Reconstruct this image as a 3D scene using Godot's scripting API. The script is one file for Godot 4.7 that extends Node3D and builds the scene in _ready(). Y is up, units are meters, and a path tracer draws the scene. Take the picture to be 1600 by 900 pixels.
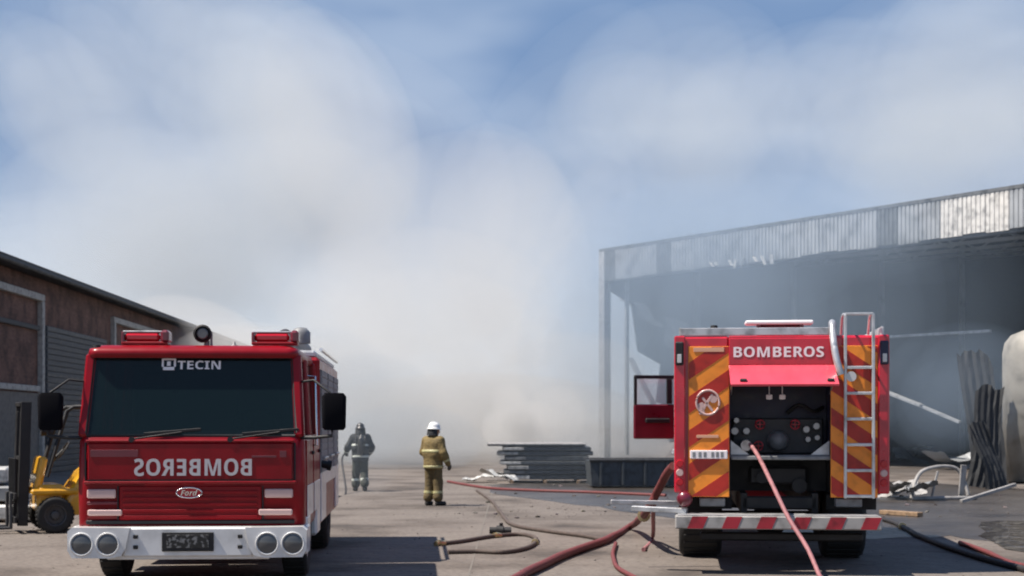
extends Node3D
# A fire scene in an industrial yard: two fire engines, two firefighters, a burning warehouse and its smoke.
# Metres, y up, the camera at the origin looking along -z; truck fronts, doors and so on are built in frames of their own.

const EYE := 1.75
const FOCAL := 2400.0            # in pixels of the 1600-pixel wide photograph
var noise_fine: NoiseTexture2D
var noise_mid: NoiseTexture2D
var noise_soft: NoiseTexture2D
var rng := RandomNumberGenerator.new()

# ---------------------------------------------------------------- measuring
func at(px: float, py: float, dist: float) -> Vector3:
	return Vector3((px - 800.0) / FOCAL * dist, EYE - (py - 662.0) / FOCAL * dist, -dist)

func on_ground(px: float, py: float, lift := 0.0) -> Vector3:
	var p := at(px, py, EYE * FOCAL / (py - 662.0))
	return Vector3(p.x, lift, p.z)

# ---------------------------------------------------------------- mesh helpers
func mb() -> SurfaceTool:
	var st := SurfaceTool.new()
	st.begin(Mesh.PRIMITIVE_TRIANGLES)
	st.set_smooth_group(-1)
	return st

func tri(st: SurfaceTool, a: Vector3, b: Vector3, c: Vector3, n: Vector3) -> void:
	st.add_vertex(a)
	if (b - a).cross(c - a).dot(n) > 0.0:
		st.add_vertex(c)
		st.add_vertex(b)
	else:
		st.add_vertex(b)
		st.add_vertex(c)

func quad(st: SurfaceTool, a: Vector3, b: Vector3, c: Vector3, d: Vector3, n: Vector3) -> void:
	tri(st, a, b, c, n)
	tri(st, a, c, d, n)

# a box with chamfered edges
func box(st: SurfaceTool, c: Vector3, s: Vector3, bev := 0.01, turn := Basis()) -> void:
	st.set_smooth_group(-1)
	var h := s * 0.5
	bev = minf(bev, minf(h.x, minf(h.y, h.z)) * 0.6)
	if bev < 0.0005:
		for ax in 3:
			for sg in [-1.0, 1.0]:
				var n := Vector3.ZERO
				n[ax] = sg
				var u := Vector3.ZERO
				u[(ax + 1) % 3] = h[(ax + 1) % 3]
				var v := Vector3.ZERO
				v[(ax + 2) % 3] = h[(ax + 2) % 3]
				var o: Vector3 = n * h[ax]
				quad(st, c + turn * (o - u - v), c + turn * (o + u - v), c + turn * (o + u + v), c + turn * (o - u + v), turn * n)
		return
	for ax in 3:
		var b1 := (ax + 1) % 3
		var b2 := (ax + 2) % 3
		for sg in [-1.0, 1.0]:
			var n := Vector3.ZERO
			n[ax] = sg
			var q: Array[Vector3] = []
			for k in [[-1, -1], [1, -1], [1, 1], [-1, 1]]:
				var p := Vector3.ZERO
				p[ax] = sg * h[ax]
				p[b1] = k[0] * (h[b1] - bev)
				p[b2] = k[1] * (h[b2] - bev)
				q.append(c + turn * p)
			quad(st, q[0], q[1], q[2], q[3], turn * n)
		# edges along ax
		for s1 in [-1.0, 1.0]:
			for s2 in [-1.0, 1.0]:
				var n2 := Vector3.ZERO
				n2[b1] = s1
				n2[b2] = s2
				var e: Array[Vector3] = []
				for k in [[-1, 0], [1, 0], [1, 1], [-1, 1]]:
					var p := Vector3.ZERO
					p[ax] = k[0] * (h[ax] - bev)
					p[b1] = s1 * (h[b1] - (bev if k[1] else 0.0))
					p[b2] = s2 * (h[b2] - (0.0 if k[1] else bev))
					e.append(c + turn * p)
				quad(st, e[0], e[1], e[2], e[3], turn * n2)
	for sx in [-1.0, 1.0]:
		for sy in [-1.0, 1.0]:
			for sz in [-1.0, 1.0]:
				var sgn := Vector3(sx, sy, sz)
				tri(st, c + turn * (sgn * (h - Vector3(0, bev, bev))), c + turn * (sgn * (h - Vector3(bev, 0, bev))), c + turn * (sgn * (h - Vector3(bev, bev, 0))), turn * sgn)

# a straight bar of rectangular section from a to b
func bar(st: SurfaceTool, a: Vector3, b: Vector3, w: float, t: float, up := Vector3.UP, bev := 0.006) -> void:
	var z := (b - a).normalized()
	var x := up.cross(z)
	x = Vector3.RIGHT.cross(z).normalized() if x.length() < 0.01 else x.normalized()
	box(st, (a + b) * 0.5, Vector3(w, t, (b - a).length()), bev, Basis(x, z.cross(x), z))

func frame_of(z: Vector3) -> Basis:
	var up := Vector3.UP if absf(z.y) < 0.95 else Vector3.RIGHT
	var x := up.cross(z).normalized()
	return Basis(x, z.cross(x), z)

func cyl(st: SurfaceTool, a: Vector3, b: Vector3, ra: float, rb := -1.0, n := 14, caps := true) -> void:
	if rb < 0.0:
		rb = ra
	var z := (b - a).normalized()
	var f := frame_of(z)
	for i in n:
		var d0: Vector3 = f * Vector3(cos(TAU * i / n), sin(TAU * i / n), 0)
		var d1: Vector3 = f * Vector3(cos(TAU * (i + 1) / n), sin(TAU * (i + 1) / n), 0)
		st.set_smooth_group(1)
		quad(st, a + d0 * ra, a + d1 * ra, b + d1 * rb, b + d0 * rb, d0 + d1)
		if caps:
			st.set_smooth_group(-1)
			tri(st, a, a + d0 * ra, a + d1 * ra, -z)
			tri(st, b, b + d0 * rb, b + d1 * rb, z)
	st.set_smooth_group(-1)

# a round tube along points
func tube(st: SurfaceTool, pts: Array, r: float, n := 8, closed := false, squash := 1.0) -> void:
	var m := pts.size()
	var rings: Array = []
	for i in m:
		var p: Vector3 = pts[i]
		var prev: Vector3 = pts[(i - 1 + m) % m] if closed or i > 0 else p
		var next: Vector3 = pts[(i + 1) % m] if closed or i < m - 1 else p
		var f := frame_of((next - prev).normalized())
		var ring: Array[Vector3] = []
		for k in n:
			ring.append(p + f * Vector3(cos(TAU * k / n) * r, sin(TAU * k / n) * r * squash, 0))
		rings.append(ring)
	st.set_smooth_group(1)
	for i in (m if closed else m - 1):
		var r0: Array = rings[i]
		var r1: Array = rings[(i + 1) % m]
		var cen: Vector3 = (pts[i] + pts[(i + 1) % m]) * 0.5
		for k in n:
			var k2 := (k + 1) % n
			quad(st, r0[k], r0[k2], r1[k2], r1[k], (r0[k] + r0[k2] + r1[k] + r1[k2]) * 0.25 - cen)
	st.set_smooth_group(-1)
	if not closed:
		for k in n:
			tri(st, pts[0], rings[0][k], rings[0][(k + 1) % n], pts[0] - pts[1])
			tri(st, pts[m - 1], rings[m - 1][k], rings[m - 1][(k + 1) % n], pts[m - 1] - pts[m - 2])

# profile (radius, height) turned about the local y axis of xf
func lathe(st: SurfaceTool, prof: Array, n := 20, xf := Transform3D(), smooth := true) -> void:
	st.set_smooth_group(1 if smooth else -1)
	for j in prof.size() - 1:
		var p0: Vector2 = prof[j]
		var p1: Vector2 = prof[j + 1]
		var e := p1 - p0
		for i in n:
			var a0 := TAU * i / n
			var a1 := TAU * (i + 1) / n
			var am := (a0 + a1) * 0.5
			var nn := xf.basis * Vector3(cos(am) * e.y, -e.x, sin(am) * e.y)   # profile runs upwards on the outside
			var q := [Vector3(cos(a0) * p0.x, p0.y, sin(a0) * p0.x), Vector3(cos(a1) * p0.x, p0.y, sin(a1) * p0.x), Vector3(cos(a1) * p1.x, p1.y, sin(a1) * p1.x), Vector3(cos(a0) * p1.x, p1.y, sin(a0) * p1.x)]
			if p0.x > 1e-5:
				tri(st, xf * q[0], xf * q[1], xf * q[2], nn)
			if p1.x > 1e-5:
				tri(st, xf * q[0], xf * q[2], xf * q[3], nn)
	st.set_smooth_group(-1)

# a flat outline in the local xy plane of xf, from z = 0 back to z = -depth
func prism(st: SurfaceTool, poly: PackedVector2Array, depth: float, xf := Transform3D()) -> void:
	st.set_smooth_group(-1)
	if Geometry2D.is_polygon_clockwise(poly):
		poly.reverse()
	var ix := Geometry2D.triangulate_polygon(poly)
	var z := xf.basis.z
	for k in range(0, ix.size(), 3):
		var p := [poly[ix[k]], poly[ix[k + 1]], poly[ix[k + 2]]]
		for back in 2:
			var q := p.map(func(v): return xf * Vector3(v.x, v.y, -depth * back))
			tri(st, q[0], q[1], q[2], -z if back else z)
	for i in poly.size():
		var a := poly[i]
		var b := poly[(i + 1) % poly.size()]
		var e := b - a
		quad(st, xf * Vector3(a.x, a.y, 0), xf * Vector3(b.x, b.y, 0), xf * Vector3(b.x, b.y, -depth), xf * Vector3(a.x, a.y, -depth), xf.basis * Vector3(e.y, -e.x, 0))

# closed rings of equal point counts, joined in order; cap both ends
func loft(st: SurfaceTool, rings: Array, smooth := true, caps := true) -> void:
	st.set_smooth_group(1 if smooth else -1)
	for j in rings.size() - 1:
		var a: Array = rings[j]
		var b: Array = rings[j + 1]
		var n := a.size()
		var cen := Vector3.ZERO
		for k in n:
			cen += (a[k] + b[k]) / (2.0 * n)
		for k in n:
			var k2 := (k + 1) % n
			quad(st, a[k], a[k2], b[k2], b[k], (a[k] + a[k2] + b[k] + b[k2]) * 0.25 - cen)
	st.set_smooth_group(-1)
	if caps:
		for e in [0, rings.size() - 1]:
			var r: Array = rings[e]
			var o: Array = rings[1 if e == 0 else e - 1]
			var cen := Vector3.ZERO
			for v in r:
				cen += v / float(r.size())
			for k in r.size():
				tri(st, cen, r[k], r[(k + 1) % r.size()], r[0] - o[0])

# rounded rectangle in plan: half width hw, z from front zf to back zb
func rrect(y: float, hw: float, zf: float, zb: float, r: float, n := 5) -> Array:
	var out: Array = []
	for c in [[1, zf, 0], [-1, zf, 1], [-1, zb, 2], [1, zb, 3]]:
		for k in n + 1:
			var a: float = (c[2] * 0.5 * PI) + 0.5 * PI * k / n
			var cx: float = c[0] * (hw - r)
			var cz: float = c[1] - r if c[1] == zf else c[1] + r
			out.append(Vector3(cx + cos(a) * r, y, cz + sin(a) * r))
	return out

func rpoly(w: float, h: float, r: float, c := Vector2.ZERO, n := 4) -> PackedVector2Array:
	var p := PackedVector2Array()
	for q in [[1, 1, 0], [-1, 1, 1], [-1, -1, 2], [1, -1, 3]]:
		for k in n + 1:
			var a: float = q[2] * 0.5 * PI + 0.5 * PI * k / n
			p.append(c + Vector2(q[0] * (w * 0.5 - r) + cos(a) * r, q[1] * (h * 0.5 - r) + sin(a) * r))
	return p

func disc(r: float, n := 20, c := Vector2.ZERO, sy := 1.0) -> PackedVector2Array:
	var p := PackedVector2Array()
	for k in n:
		p.append(c + Vector2(cos(TAU * k / n) * r, sin(TAU * k / n) * r * sy))
	return p

func commit(st: SurfaceTool) -> ArrayMesh:
	st.generate_normals()
	return st.commit()

# ---------------------------------------------------------------- naming
func obj(called: String, shape, m: Material, parent: Node3D) -> MeshInstance3D:
	var o := MeshInstance3D.new()
	o.name = called
	o.mesh = commit(shape) if shape is SurfaceTool else shape
	o.material_override = m
	parent.add_child(o, true)
	return o

func thing(called: String, label: String, category: String, where := Vector3.ZERO, turn := 0.0, group := "") -> Node3D:
	var o := Node3D.new()
	o.name = called
	add_child(o, true)
	o.position = where
	o.rotation.y = turn
	tag(o, label, category, group)
	return o

func tag(o: Node, label: String, category: String, group := "") -> Node:
	o.set_meta("label", label)
	o.set_meta("category", category)
	if group:
		o.set_meta("group", group)
	return o

func struct(called: String, st, m: Material) -> MeshInstance3D:
	var o := obj(called, st, m, self)
	o.set_meta("kind", "structure")
	return o

# ---------------------------------------------------------------- materials
func noise_tex(seed_: int, freq: float, ramp: Array, size := 512, octaves := 5, kind := FastNoiseLite.TYPE_SIMPLEX_SMOOTH, bump := 0.0) -> NoiseTexture2D:
	var n := FastNoiseLite.new()
	n.seed = seed_
	n.frequency = freq
	n.noise_type = kind
	n.fractal_octaves = octaves
	var t := NoiseTexture2D.new()
	t.width = size
	t.height = size
	t.seamless = true
	t.noise = n
	if bump > 0.0:
		t.as_normal_map = true
		t.bump_strength = bump
	else:
		var g := Gradient.new()
		g.offsets = PackedFloat32Array(ramp.map(func(r): return r[0]))
		g.colors = PackedColorArray(ramp.map(func(r): return r[1] if r[1] is Color else Color(r[1], r[1], r[1])))
		t.color_ramp = g
	return t

# colour given as a linear base colour; grime multiplies in a blotchy texture
func mat(lin: Color, rough := 0.6, metal := 0.0, grime := false, scale := 0.6) -> StandardMaterial3D:
	var m := StandardMaterial3D.new()
	m.albedo_color = lin.linear_to_srgb()
	m.roughness = rough
	m.metallic = metal
	if grime:
		m.albedo_texture = noise_mid
		m.uv1_triplanar = true
		m.uv1_scale = Vector3.ONE * scale
		m.roughness_texture = noise_mid
		m.roughness_texture_channel = BaseMaterial3D.TEXTURE_CHANNEL_GREEN
	return m

func coat(lin: Color, rough := 0.38) -> StandardMaterial3D:
	var m := mat(lin, rough, 0.0, true, 0.5)
	m.albedo_texture = noise_soft
	m.clearcoat_enabled = true
	m.clearcoat = 0.5
	m.clearcoat_roughness = 0.12
	return m

func glass(lin: Color, alpha: float) -> StandardMaterial3D:
	var m := mat(lin, 0.04)
	m.transparency = BaseMaterial3D.TRANSPARENCY_ALPHA
	m.albedo_color.a = alpha
	return m

# lettering as a mesh of real height, centred; mirrored is written backwards as on the nose of an engine
func lettering(text: String, height: float, width: float, depth := 0.006, mirrored := false, italic := false) -> ArrayMesh:
	var f := SystemFont.new()
	f.font_names = PackedStringArray(["Droid Sans"])
	f.font_weight = 700
	var t := TextMesh.new()
	t.text = text
	t.font = f
	t.font_size = 64
	t.pixel_size = 0.01
	t.depth = 0.05
	t.curve_step = 2.0
	var a := t.get_mesh_arrays()
	var v: PackedVector3Array = a[Mesh.ARRAY_VERTEX]
	var lo := v[0]
	var hi := v[0]
	for p in v:
		lo = lo.min(p)
		hi = hi.max(p)
	var st := mb()
	var ix: PackedInt32Array = a[Mesh.ARRAY_INDEX]
	var nn: PackedVector3Array = a[Mesh.ARRAY_NORMAL]
	for k in range(0, ix.size(), 3):
		var q: Array[Vector3] = []
		for j in 3:
			var p := v[ix[k + j]]
			var r := Vector3(((p.x - lo.x) / (hi.x - lo.x) - 0.5) * width, ((p.y - lo.y) / (hi.y - lo.y) - 0.5) * height, (p.z - lo.z) / maxf(hi.z - lo.z, 1e-4) * depth)
			if italic:
				r.x += r.y * 0.3
			if mirrored:
				r.x = -r.x
			q.append(r)
		var n := nn[ix[k]]
		tri(st, q[0], q[1], q[2], Vector3(-n.x if mirrored else n.x, n.y, n.z))
	return commit(st)

func smooth_path(pts: Array, step := 0.12) -> Array:
	var c := Curve3D.new()
	for i in pts.size():
		var p: Vector3 = pts[i]
		var t := Vector3.ZERO
		if i > 0 and i < pts.size() - 1:
			t = (pts[i + 1] - pts[i - 1]) * 0.17
		c.add_point(p, -t, t)
	c.bake_interval = step
	return Array(c.get_baked_points())

# ================================================================ the scene
func _ready() -> void:
	rng.seed = 41
	var cam := Camera3D.new()
	cam.name = "camera"
	cam.projection = Camera3D.PROJECTION_FRUSTUM
	cam.near = 0.1
	cam.far = 3000.0
	cam.size = 0.1 * 900.0 / FOCAL
	cam.frustum_offset = Vector2(0, 0.1 * 212.0 / FOCAL)
	cam.position = Vector3(0, EYE, 0)
	add_child(cam)
	cam.current = true
	var lens := CameraAttributesPhysical.new()      # a hand-held phone focused a little short
	lens.frustum_near = 0.1
	lens.frustum_far = 3000.0
	lens.frustum_focal_length = 50.0
	lens.frustum_focus_distance = 6.0
	lens.exposure_aperture = 6.0
	cam.attributes = lens
	cam.near = 0.1
	cam.far = 3000.0

	var env := Environment.new()
	env.background_mode = Environment.BG_SKY
	env.sky = Sky.new()
	env.sky.sky_material = sky_material()
	env.tonemap_mode = Environment.TONE_MAPPER_LINEAR
	env.tonemap_exposure = 1.75
	env.sdfgi_enabled = true
	env.ssao_enabled = true
	env.ssil_enabled = true
	env.volumetric_fog_enabled = true
	env.volumetric_fog_density = 0.0
	var we := WorldEnvironment.new()
	we.name = "world_environment"
	we.environment = env
	add_child(we)

	var sun := DirectionalLight3D.new()
	sun.name = "sun"
	sun.light_energy = 1.6
	sun.light_color = Color(1.0, 0.96, 0.91)
	sun.light_angular_distance = 0.5
	sun.shadow_enabled = true
	add_child(sun)
	sun.look_at_from_position(Vector3(-0.507, 0.857, 0.089) * 100.0, Vector3.ZERO)

	noise_fine = noise_tex(3, 0.04, [[0.0, 0.72], [0.5, 0.92], [1.0, 1.0]], 512, 6)
	noise_mid = noise_tex(9, 0.012, [[0.0, 0.62], [0.35, 0.86], [0.6, 0.96], [1.0, 1.0]], 512, 6)
	noise_soft = noise_tex(10, 0.008, [[0.0, 0.80], [0.4, 0.93], [0.6, 0.97], [1.0, 1.0]], 512, 6)
	build_all()

# A hazy summer sky: milky at the horizon, blue above, thin streaks of cloud all round.
func sky_material() -> PanoramaSkyMaterial:
	var w := 1536
	var h := 768
	var im := Image.create(w, h, false, Image.FORMAT_RGBF)
	var n := FastNoiseLite.new()
	n.seed = 12
	n.frequency = 1.6
	n.fractal_octaves = 5
	var low := Color(0.47, 0.51, 0.55)
	var mid := Color(0.118, 0.186, 0.312)
	var top := Color(0.07, 0.13, 0.28)
	for y in h:
		var el := (0.5 - (y + 0.5) / h) * 180.0
		var base := low.lerp(mid, smoothstep(1.0, 11.0, el)).lerp(top, smoothstep(14.0, 80.0, el))
		if el < 0.0:
			base = Color(0.22, 0.21, 0.20)
		for x in w:
			var c := base
			if el > 0.0:
				var az := TAU * x / w
				var up := sin(deg_to_rad(el))
				var v := n.get_noise_3d(cos(az) * 1.6, up * 7.0, sin(az) * 1.6)
				c = base.lerp(Color(0.42, 0.47, 0.54), smoothstep(0.0, 0.55, v) * 0.30 * (1.0 - smoothstep(25.0, 70.0, el)))
			im.set_pixel(x, y, c)
	var m := PanoramaSkyMaterial.new()
	m.panorama = ImageTexture.create_from_image(im)
	m.energy_multiplier = 1.0
	return m

# ---------------------------------------------------------------- smoke
# Banks of smoke trailing away downwind: overlapping soft ellipsoids of thin mist, each bank one mass.
func smoke_bank(called: String, label: String, puffs: Array, tint: Color, hearts := false) -> void:
	var root := Node3D.new()
	root.name = called
	add_child(root, true)
	tag(root, label, "smoke")
	root.set_meta("kind", "stuff")
	for b in puffs:   # photo x, y, distance; radii across, up (metres), away; tilt; share of the light it stops
		var f := FogVolume.new()
		f.name = "smoke_puff"
		f.shape = RenderingServer.FOG_VOLUME_SHAPE_ELLIPSOID
		f.size = Vector3(b[3], b[4], b[5]) * 2.0
		f.rotation = Vector3(rng.randf_range(-0.05, 0.05), rng.randf_range(-0.08, 0.08), b[6])
		f.position = at(b[0], b[1], b[2])
		var fm := FogMaterial.new()
		fm.density = b[7] / f.size.z * (0.34 if hearts else 1.0)
		fm.albedo = tint.linear_to_srgb()
		f.material = fm
		root.add_child(f, true)
		if hearts:          # a denser heart, so that the puff thins out towards its rim
			for k in [0.82, 0.62, 0.4]:
				var core := f.duplicate()
				core.name = "smoke_puff"
				core.size = f.size * k
				core.rotation.z += rng.randf_range(-0.5, 0.5)
				core.position += Vector3(rng.randf_range(-0.16, 0.16) * b[3], rng.randf_range(-0.16, 0.16) * b[4], 0)
				root.add_child(core, true)

# puffs strewn along a line of photo points
func strewn(a: Vector2, b: Vector2, dist: float, n: int, r0: float, r1: float, away: float, share: float, loose := 0.3, apart := 0.0) -> Array:
	var out: Array = []
	var along := atan2(a.y - b.y, b.x - a.x)
	for i in n:
		var t := (i + rng.randf()) / n
		var d := dist + rng.randf_range(-4, 4) + apart * i
		var r := lerpf(r0, r1, t) * rng.randf_range(0.75, 1.3) * d / dist
		var p := a.lerp(b, t) + Vector2(rng.randfn(), rng.randfn()) * loose * r * FOCAL / d
		out.append([p.x, p.y, d, r * rng.randf_range(1.1, 1.7), r * rng.randf_range(0.65, 1.0), away * rng.randf_range(0.8, 1.2), along + rng.randf_range(-0.45, 0.45), share * rng.randf_range(0.7, 1.3)])
	return out

func build_smoke() -> void:
	var col: Array = [
		# low and wide, then the column leaning left as it climbs
		[730, 700, 92, 11.2, 3.4, 37, 0.0, 2.3],
		[640, 640, 88, 6.0, 3.6, 38, 0.1, 0.5],
		[380, 590, 112, 9.0, 3.0, 20, 0.1, 0.8],
		[310, 560, 84, 4.6, 3.2, 9, -0.35, 1.0],
		[400, 610, 78, 5.0, 3.4, 12, 0.0, 0.7],
		[860, 650, 86, 4.4, 3.4, 32, -0.1, 0.7],
		[740, 610, 90, 7.5, 4.0, 40, 0.0, 0.6],
		[700, 520, 92, 7.0, 5.2, 40, 0.2, 0.6],
		[690, 420, 95, 7.4, 5.0, 40, 0.3, 0.5],
		[820, 430, 95, 4.2, 5.4, 36, -0.1, 0.45],
		[640, 320, 98, 7.0, 3.6, 36, 0.4, 0.35],
	]
	col += strewn(Vector2(560, 670), Vector2(900, 650), 84, 4, 1.6, 2.2, 16, 0.30)
	col += strewn(Vector2(760, 640), Vector2(650, 300), 86, 5, 2.0, 3.4, 26, 0.24, 0.9)
	col += strewn(Vector2(900, 600), Vector2(900, 330), 88, 3, 2.0, 2.8, 26, 0.22, 0.6)
	smoke_bank("smoke_column", "dense pale smoke boiling up from behind the stacked panels", col, Color(0.99, 0.98, 0.95))
	smoke_bank("smoke_soot", "low grey smoke rolling over the ground past the person in dark gear", [
		[560, 640, 66, 3.4, 2.4, 8, 0.2, 0.55],
		[545, 715, 38, 1.3, 1.2, 1.6, 0.2, 0.10],
		[880, 725, 43, 2.2, 1.0, 1.5, 0.1, 0.06],
		[520, 600, 72, 3.0, 2.6, 8, -0.3, 0.45],
		[640, 690, 62, 3.0, 1.5, 7, 0.0, 0.50],
	], Color(0.64, 0.74, 0.84))
	smoke_bank("smoke_jet", "bright white smoke puffing up just behind the panel stack", [
		[795, 668, 49.6, 0.9, 0.7, 1.3, 0.2, 0.7],
		[835, 660, 50.0, 1.2, 0.7, 1.4, -0.2, 0.5],
		[800, 640, 49.8, 0.6, 0.9, 1.2, 0.4, 0.4],
		[870, 650, 50.4, 1.0, 1.0, 1.3, 0.0, 0.3],
	], Color(1.0, 0.99, 0.96))
	var drift: Array = strewn(Vector2(60, 480), Vector2(500, 470), 146, 4, 9.5, 10.5, 18, 0.55)
	drift += strewn(Vector2(60, 330), Vector2(600, 340), 178, 5, 12.0, 12.0, 14, 0.42)
	drift += strewn(Vector2(520, 300), Vector2(240, 10), 205, 8, 11.0, 13.0, 12, 0.34, 0.5, 26.0)
	drift += strewn(Vector2(260, 240), Vector2(20, 60), 215, 6, 12.0, 14.0, 12, 0.30, 0.5, 26.0)
	smoke_bank("smoke_drift", "thin bluish smoke drifting up to the left over the roofs", drift, Color(0.90, 0.96, 1.0), true)
	var veil: Array = strewn(Vector2(900, 340), Vector2(1140, 140), 150, 5, 8.5, 10.0, 12, 0.26, 0.6, 26.0)
	veil += strewn(Vector2(1080, 250), Vector2(1620, 200), 165, 8, 9.5, 11.0, 12, 0.34, 0.4, 26.0)
	veil += strewn(Vector2(1440, 170), Vector2(1640, 120), 195, 4, 10.0, 11.0, 12, 0.36, 0.35, 26.0)
	smoke_bank("smoke_veil", "hazy smoke hanging over the open warehouse on the right", veil, Color(0.88, 0.95, 1.0), true)
	smoke_bank("smoke_haze", "grey smoke seeping out of the front of the burnt-out warehouse", [
		[960, 560, 70, 4.5, 6.0, 7.0, 0.0, 1.0],
		[1080, 500, 63, 5.5, 6.0, 6.0, 0.1, 0.85],
		[1220, 480, 57, 6.0, 6.0, 5.0, 0.1, 0.50],
		[1420, 470, 52, 6.5, 6.0, 4.0, 0.0, 0.20],
		[1500, 610, 45, 2.6, 2.0, 1.6, 0.2, 0.35],
		[1090, 405, 64, 8.0, 3.4, 3.0, 0.18, 0.60],
		[1330, 350, 56, 6.0, 2.2, 2.0, 0.15, 0.30],
	], Color(0.56, 0.72, 0.92), true)

# ---------------------------------------------------------------- materials shared by the things
var M := {}

func make_materials() -> void:
	M.red = coat(Color(0.235, 0.002, 0.008), 0.42)
	M.red.clearcoat = 0.22
	M.red.metallic_specular = 0.3
	M.rear_red = coat(Color(0.50, 0.010, 0.030), 0.35)
	M.glare_red = coat(Color(0.64, 0.06, 0.095), 0.45)  # hatch lid red, lightened towards pink: sun glare and sky sheen painted in
	M.dark_red = coat(Color(0.14, 0.006, 0.02), 0.4)
	M.white = coat(Color(0.72, 0.72, 0.71), 0.4)
	M.matt_black = mat(Color(0.004, 0.004, 0.006), 0.85)
	M.matt_black.metallic_specular = 0.2
	M.dull_white = mat(Color(0.33, 0.32, 0.31), 0.6, 0.0, true)
	M.dull_red = mat(Color(0.34, 0.016, 0.03), 0.55, 0.0, true)
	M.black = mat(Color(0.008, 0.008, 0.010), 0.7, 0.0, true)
	M.rubber = mat(Color(0.016, 0.016, 0.016), 0.85, 0.0, true, 2.0)
	M.steel = mat(Color(0.55, 0.56, 0.58), 0.35, 0.85, true)
	M.chrome = mat(Color(0.75, 0.75, 0.76), 0.12, 1.0)
	M.alu = mat(Color(0.62, 0.63, 0.64), 0.42, 0.6, true)
	M.grey = mat(Color(0.22, 0.23, 0.24), 0.6, 0.0, true)
	M.dark_grey = mat(Color(0.05, 0.052, 0.056), 0.6, 0.0, true)
	M.glass = glass(Color(0.006, 0.014, 0.016), 0.70)
	M.glass.metallic_specular = 0.35
	M.clear = glass(Color(0.5, 0.55, 0.56), 0.16)
	M.lamp = mat(Color(0.10, 0.105, 0.11), 0.15, 0.3)
	M.bright_lamp = mat(Color(0.5, 0.5, 0.5), 0.2, 0.2)
	M.amber = mat(Color(0.62, 0.34, 0.22), 0.2)
	M.pale_lens = mat(Color(0.52, 0.36, 0.34), 0.25)
	M.red_lens = mat(Color(0.40, 0.01, 0.02), 0.15)
	M.letter = mat(Color(0.50, 0.47, 0.48), 0.5)
	M.white_letter = mat(Color(0.78, 0.74, 0.75), 0.5)
	M.orange = mat(Color(0.86, 0.27, 0.025), 0.4)
	M.orange.albedo_texture = noise_soft
	M.orange.uv1_triplanar = true
	M.stripe_red = mat(Color(0.42, 0.022, 0.012), 0.4)
	M.stripe_red.albedo_texture = noise_soft
	M.stripe_red.uv1_triplanar = true
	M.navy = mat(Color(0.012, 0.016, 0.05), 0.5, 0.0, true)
	M.brass = mat(Color(0.45, 0.36, 0.2), 0.35, 0.8)
	M.seat = mat(Color(0.03, 0.03, 0.035), 0.8)
	M.yellow = coat(Color(0.66, 0.33, 0.012), 0.4)
	M.timber = mat(Color(0.30, 0.20, 0.12), 0.85, 0.0, true, 1.5)
	M.pale_sheet = mat(Color(0.55, 0.55, 0.53), 0.5, 0.2, true, 0.8)
	M.plate = plate_material()

# a worn number plate: what it reads cannot be made out, only pale smudges on black
func plate_material() -> StandardMaterial3D:
	var m := mat(Color(1, 1, 1), 0.4)
	m.albedo_texture = noise_tex(77, 0.05, [[0.0, 0.05], [0.5, 0.12], [0.62, 0.4], [1.0, 0.5]], 128, 2)
	m.uv1_triplanar = true
	m.uv1_scale = Vector3.ONE * 2.3
	return m

# a wheel turning about the x axis: tyre, with rim and hub
func wheel(parent: Node3D, where: Vector3, r: float, width: float, out: float, rim_look: Material = null) -> void:
	var xf := Transform3D(Basis(Vector3(0, -1, 0), Vector3(out, 0, 0), Vector3(0, 0, 1)), Vector3.ZERO)
	var t := mb()
	var w := width * 0.5
	lathe(t, [Vector2(r * 0.6, -w * 0.9), Vector2(r * 0.82, -w), Vector2(r * 0.95, -w * 0.92), Vector2(r, -w * 0.7), Vector2(r, w * 0.7), Vector2(r * 0.95, w * 0.92), Vector2(r * 0.82, w), Vector2(r * 0.6, w * 0.9)], 28, xf)
	for k in 28:   # tread blocks
		var a := TAU * k / 28.0
		box(t, Vector3(0, cos(a) * r, sin(a) * r), Vector3(width * 0.78, 0.018, r * 0.12), 0.003, Basis(Vector3.RIGHT, a))
	var o := obj("wheel", t, M.rubber, parent)
	o.position = where
	var m := mb()
	lathe(m, [Vector2(0.0, -w * 0.5), Vector2(r * 0.6, -w * 0.5), Vector2(r * 0.6, w * 0.85), Vector2(r * 0.54, w * 0.8), Vector2(r * 0.5, w * 0.25), Vector2(r * 0.26, w * 0.2), Vector2(r * 0.22, w * 0.75), Vector2(r * 0.12, w * 0.85), Vector2(0.0, w * 0.85)], 20, xf, false)
	obj("rim", m, rim_look if rim_look else M.alu, o)

func roller_shutter(parent: Node3D, called: String, c: Vector3, h: float, len_: float, side: float, m: Material) -> void:
	var root := mb()
	box(root, c, Vector3(0.02, h, len_), 0.004)
	var s := obj(called, root, m, parent)
	var n := int(h / 0.09)
	for k in n:
		var sl := mb()
		box(sl, c + Vector3(side * 0.012, -h * 0.5 + (k + 0.5) * h / n, 0), Vector3(0.016, h / n * 0.86, len_ - 0.06), 0.006)
		obj("slat", sl, m, s)
	var hd := mb()
	bar(hd, c + Vector3(side * 0.04, -h * 0.36, -len_ * 0.3), c + Vector3(side * 0.04, -h * 0.36, len_ * 0.3), 0.03, 0.03)
	obj("handle", hd, M.steel, s)

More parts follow.
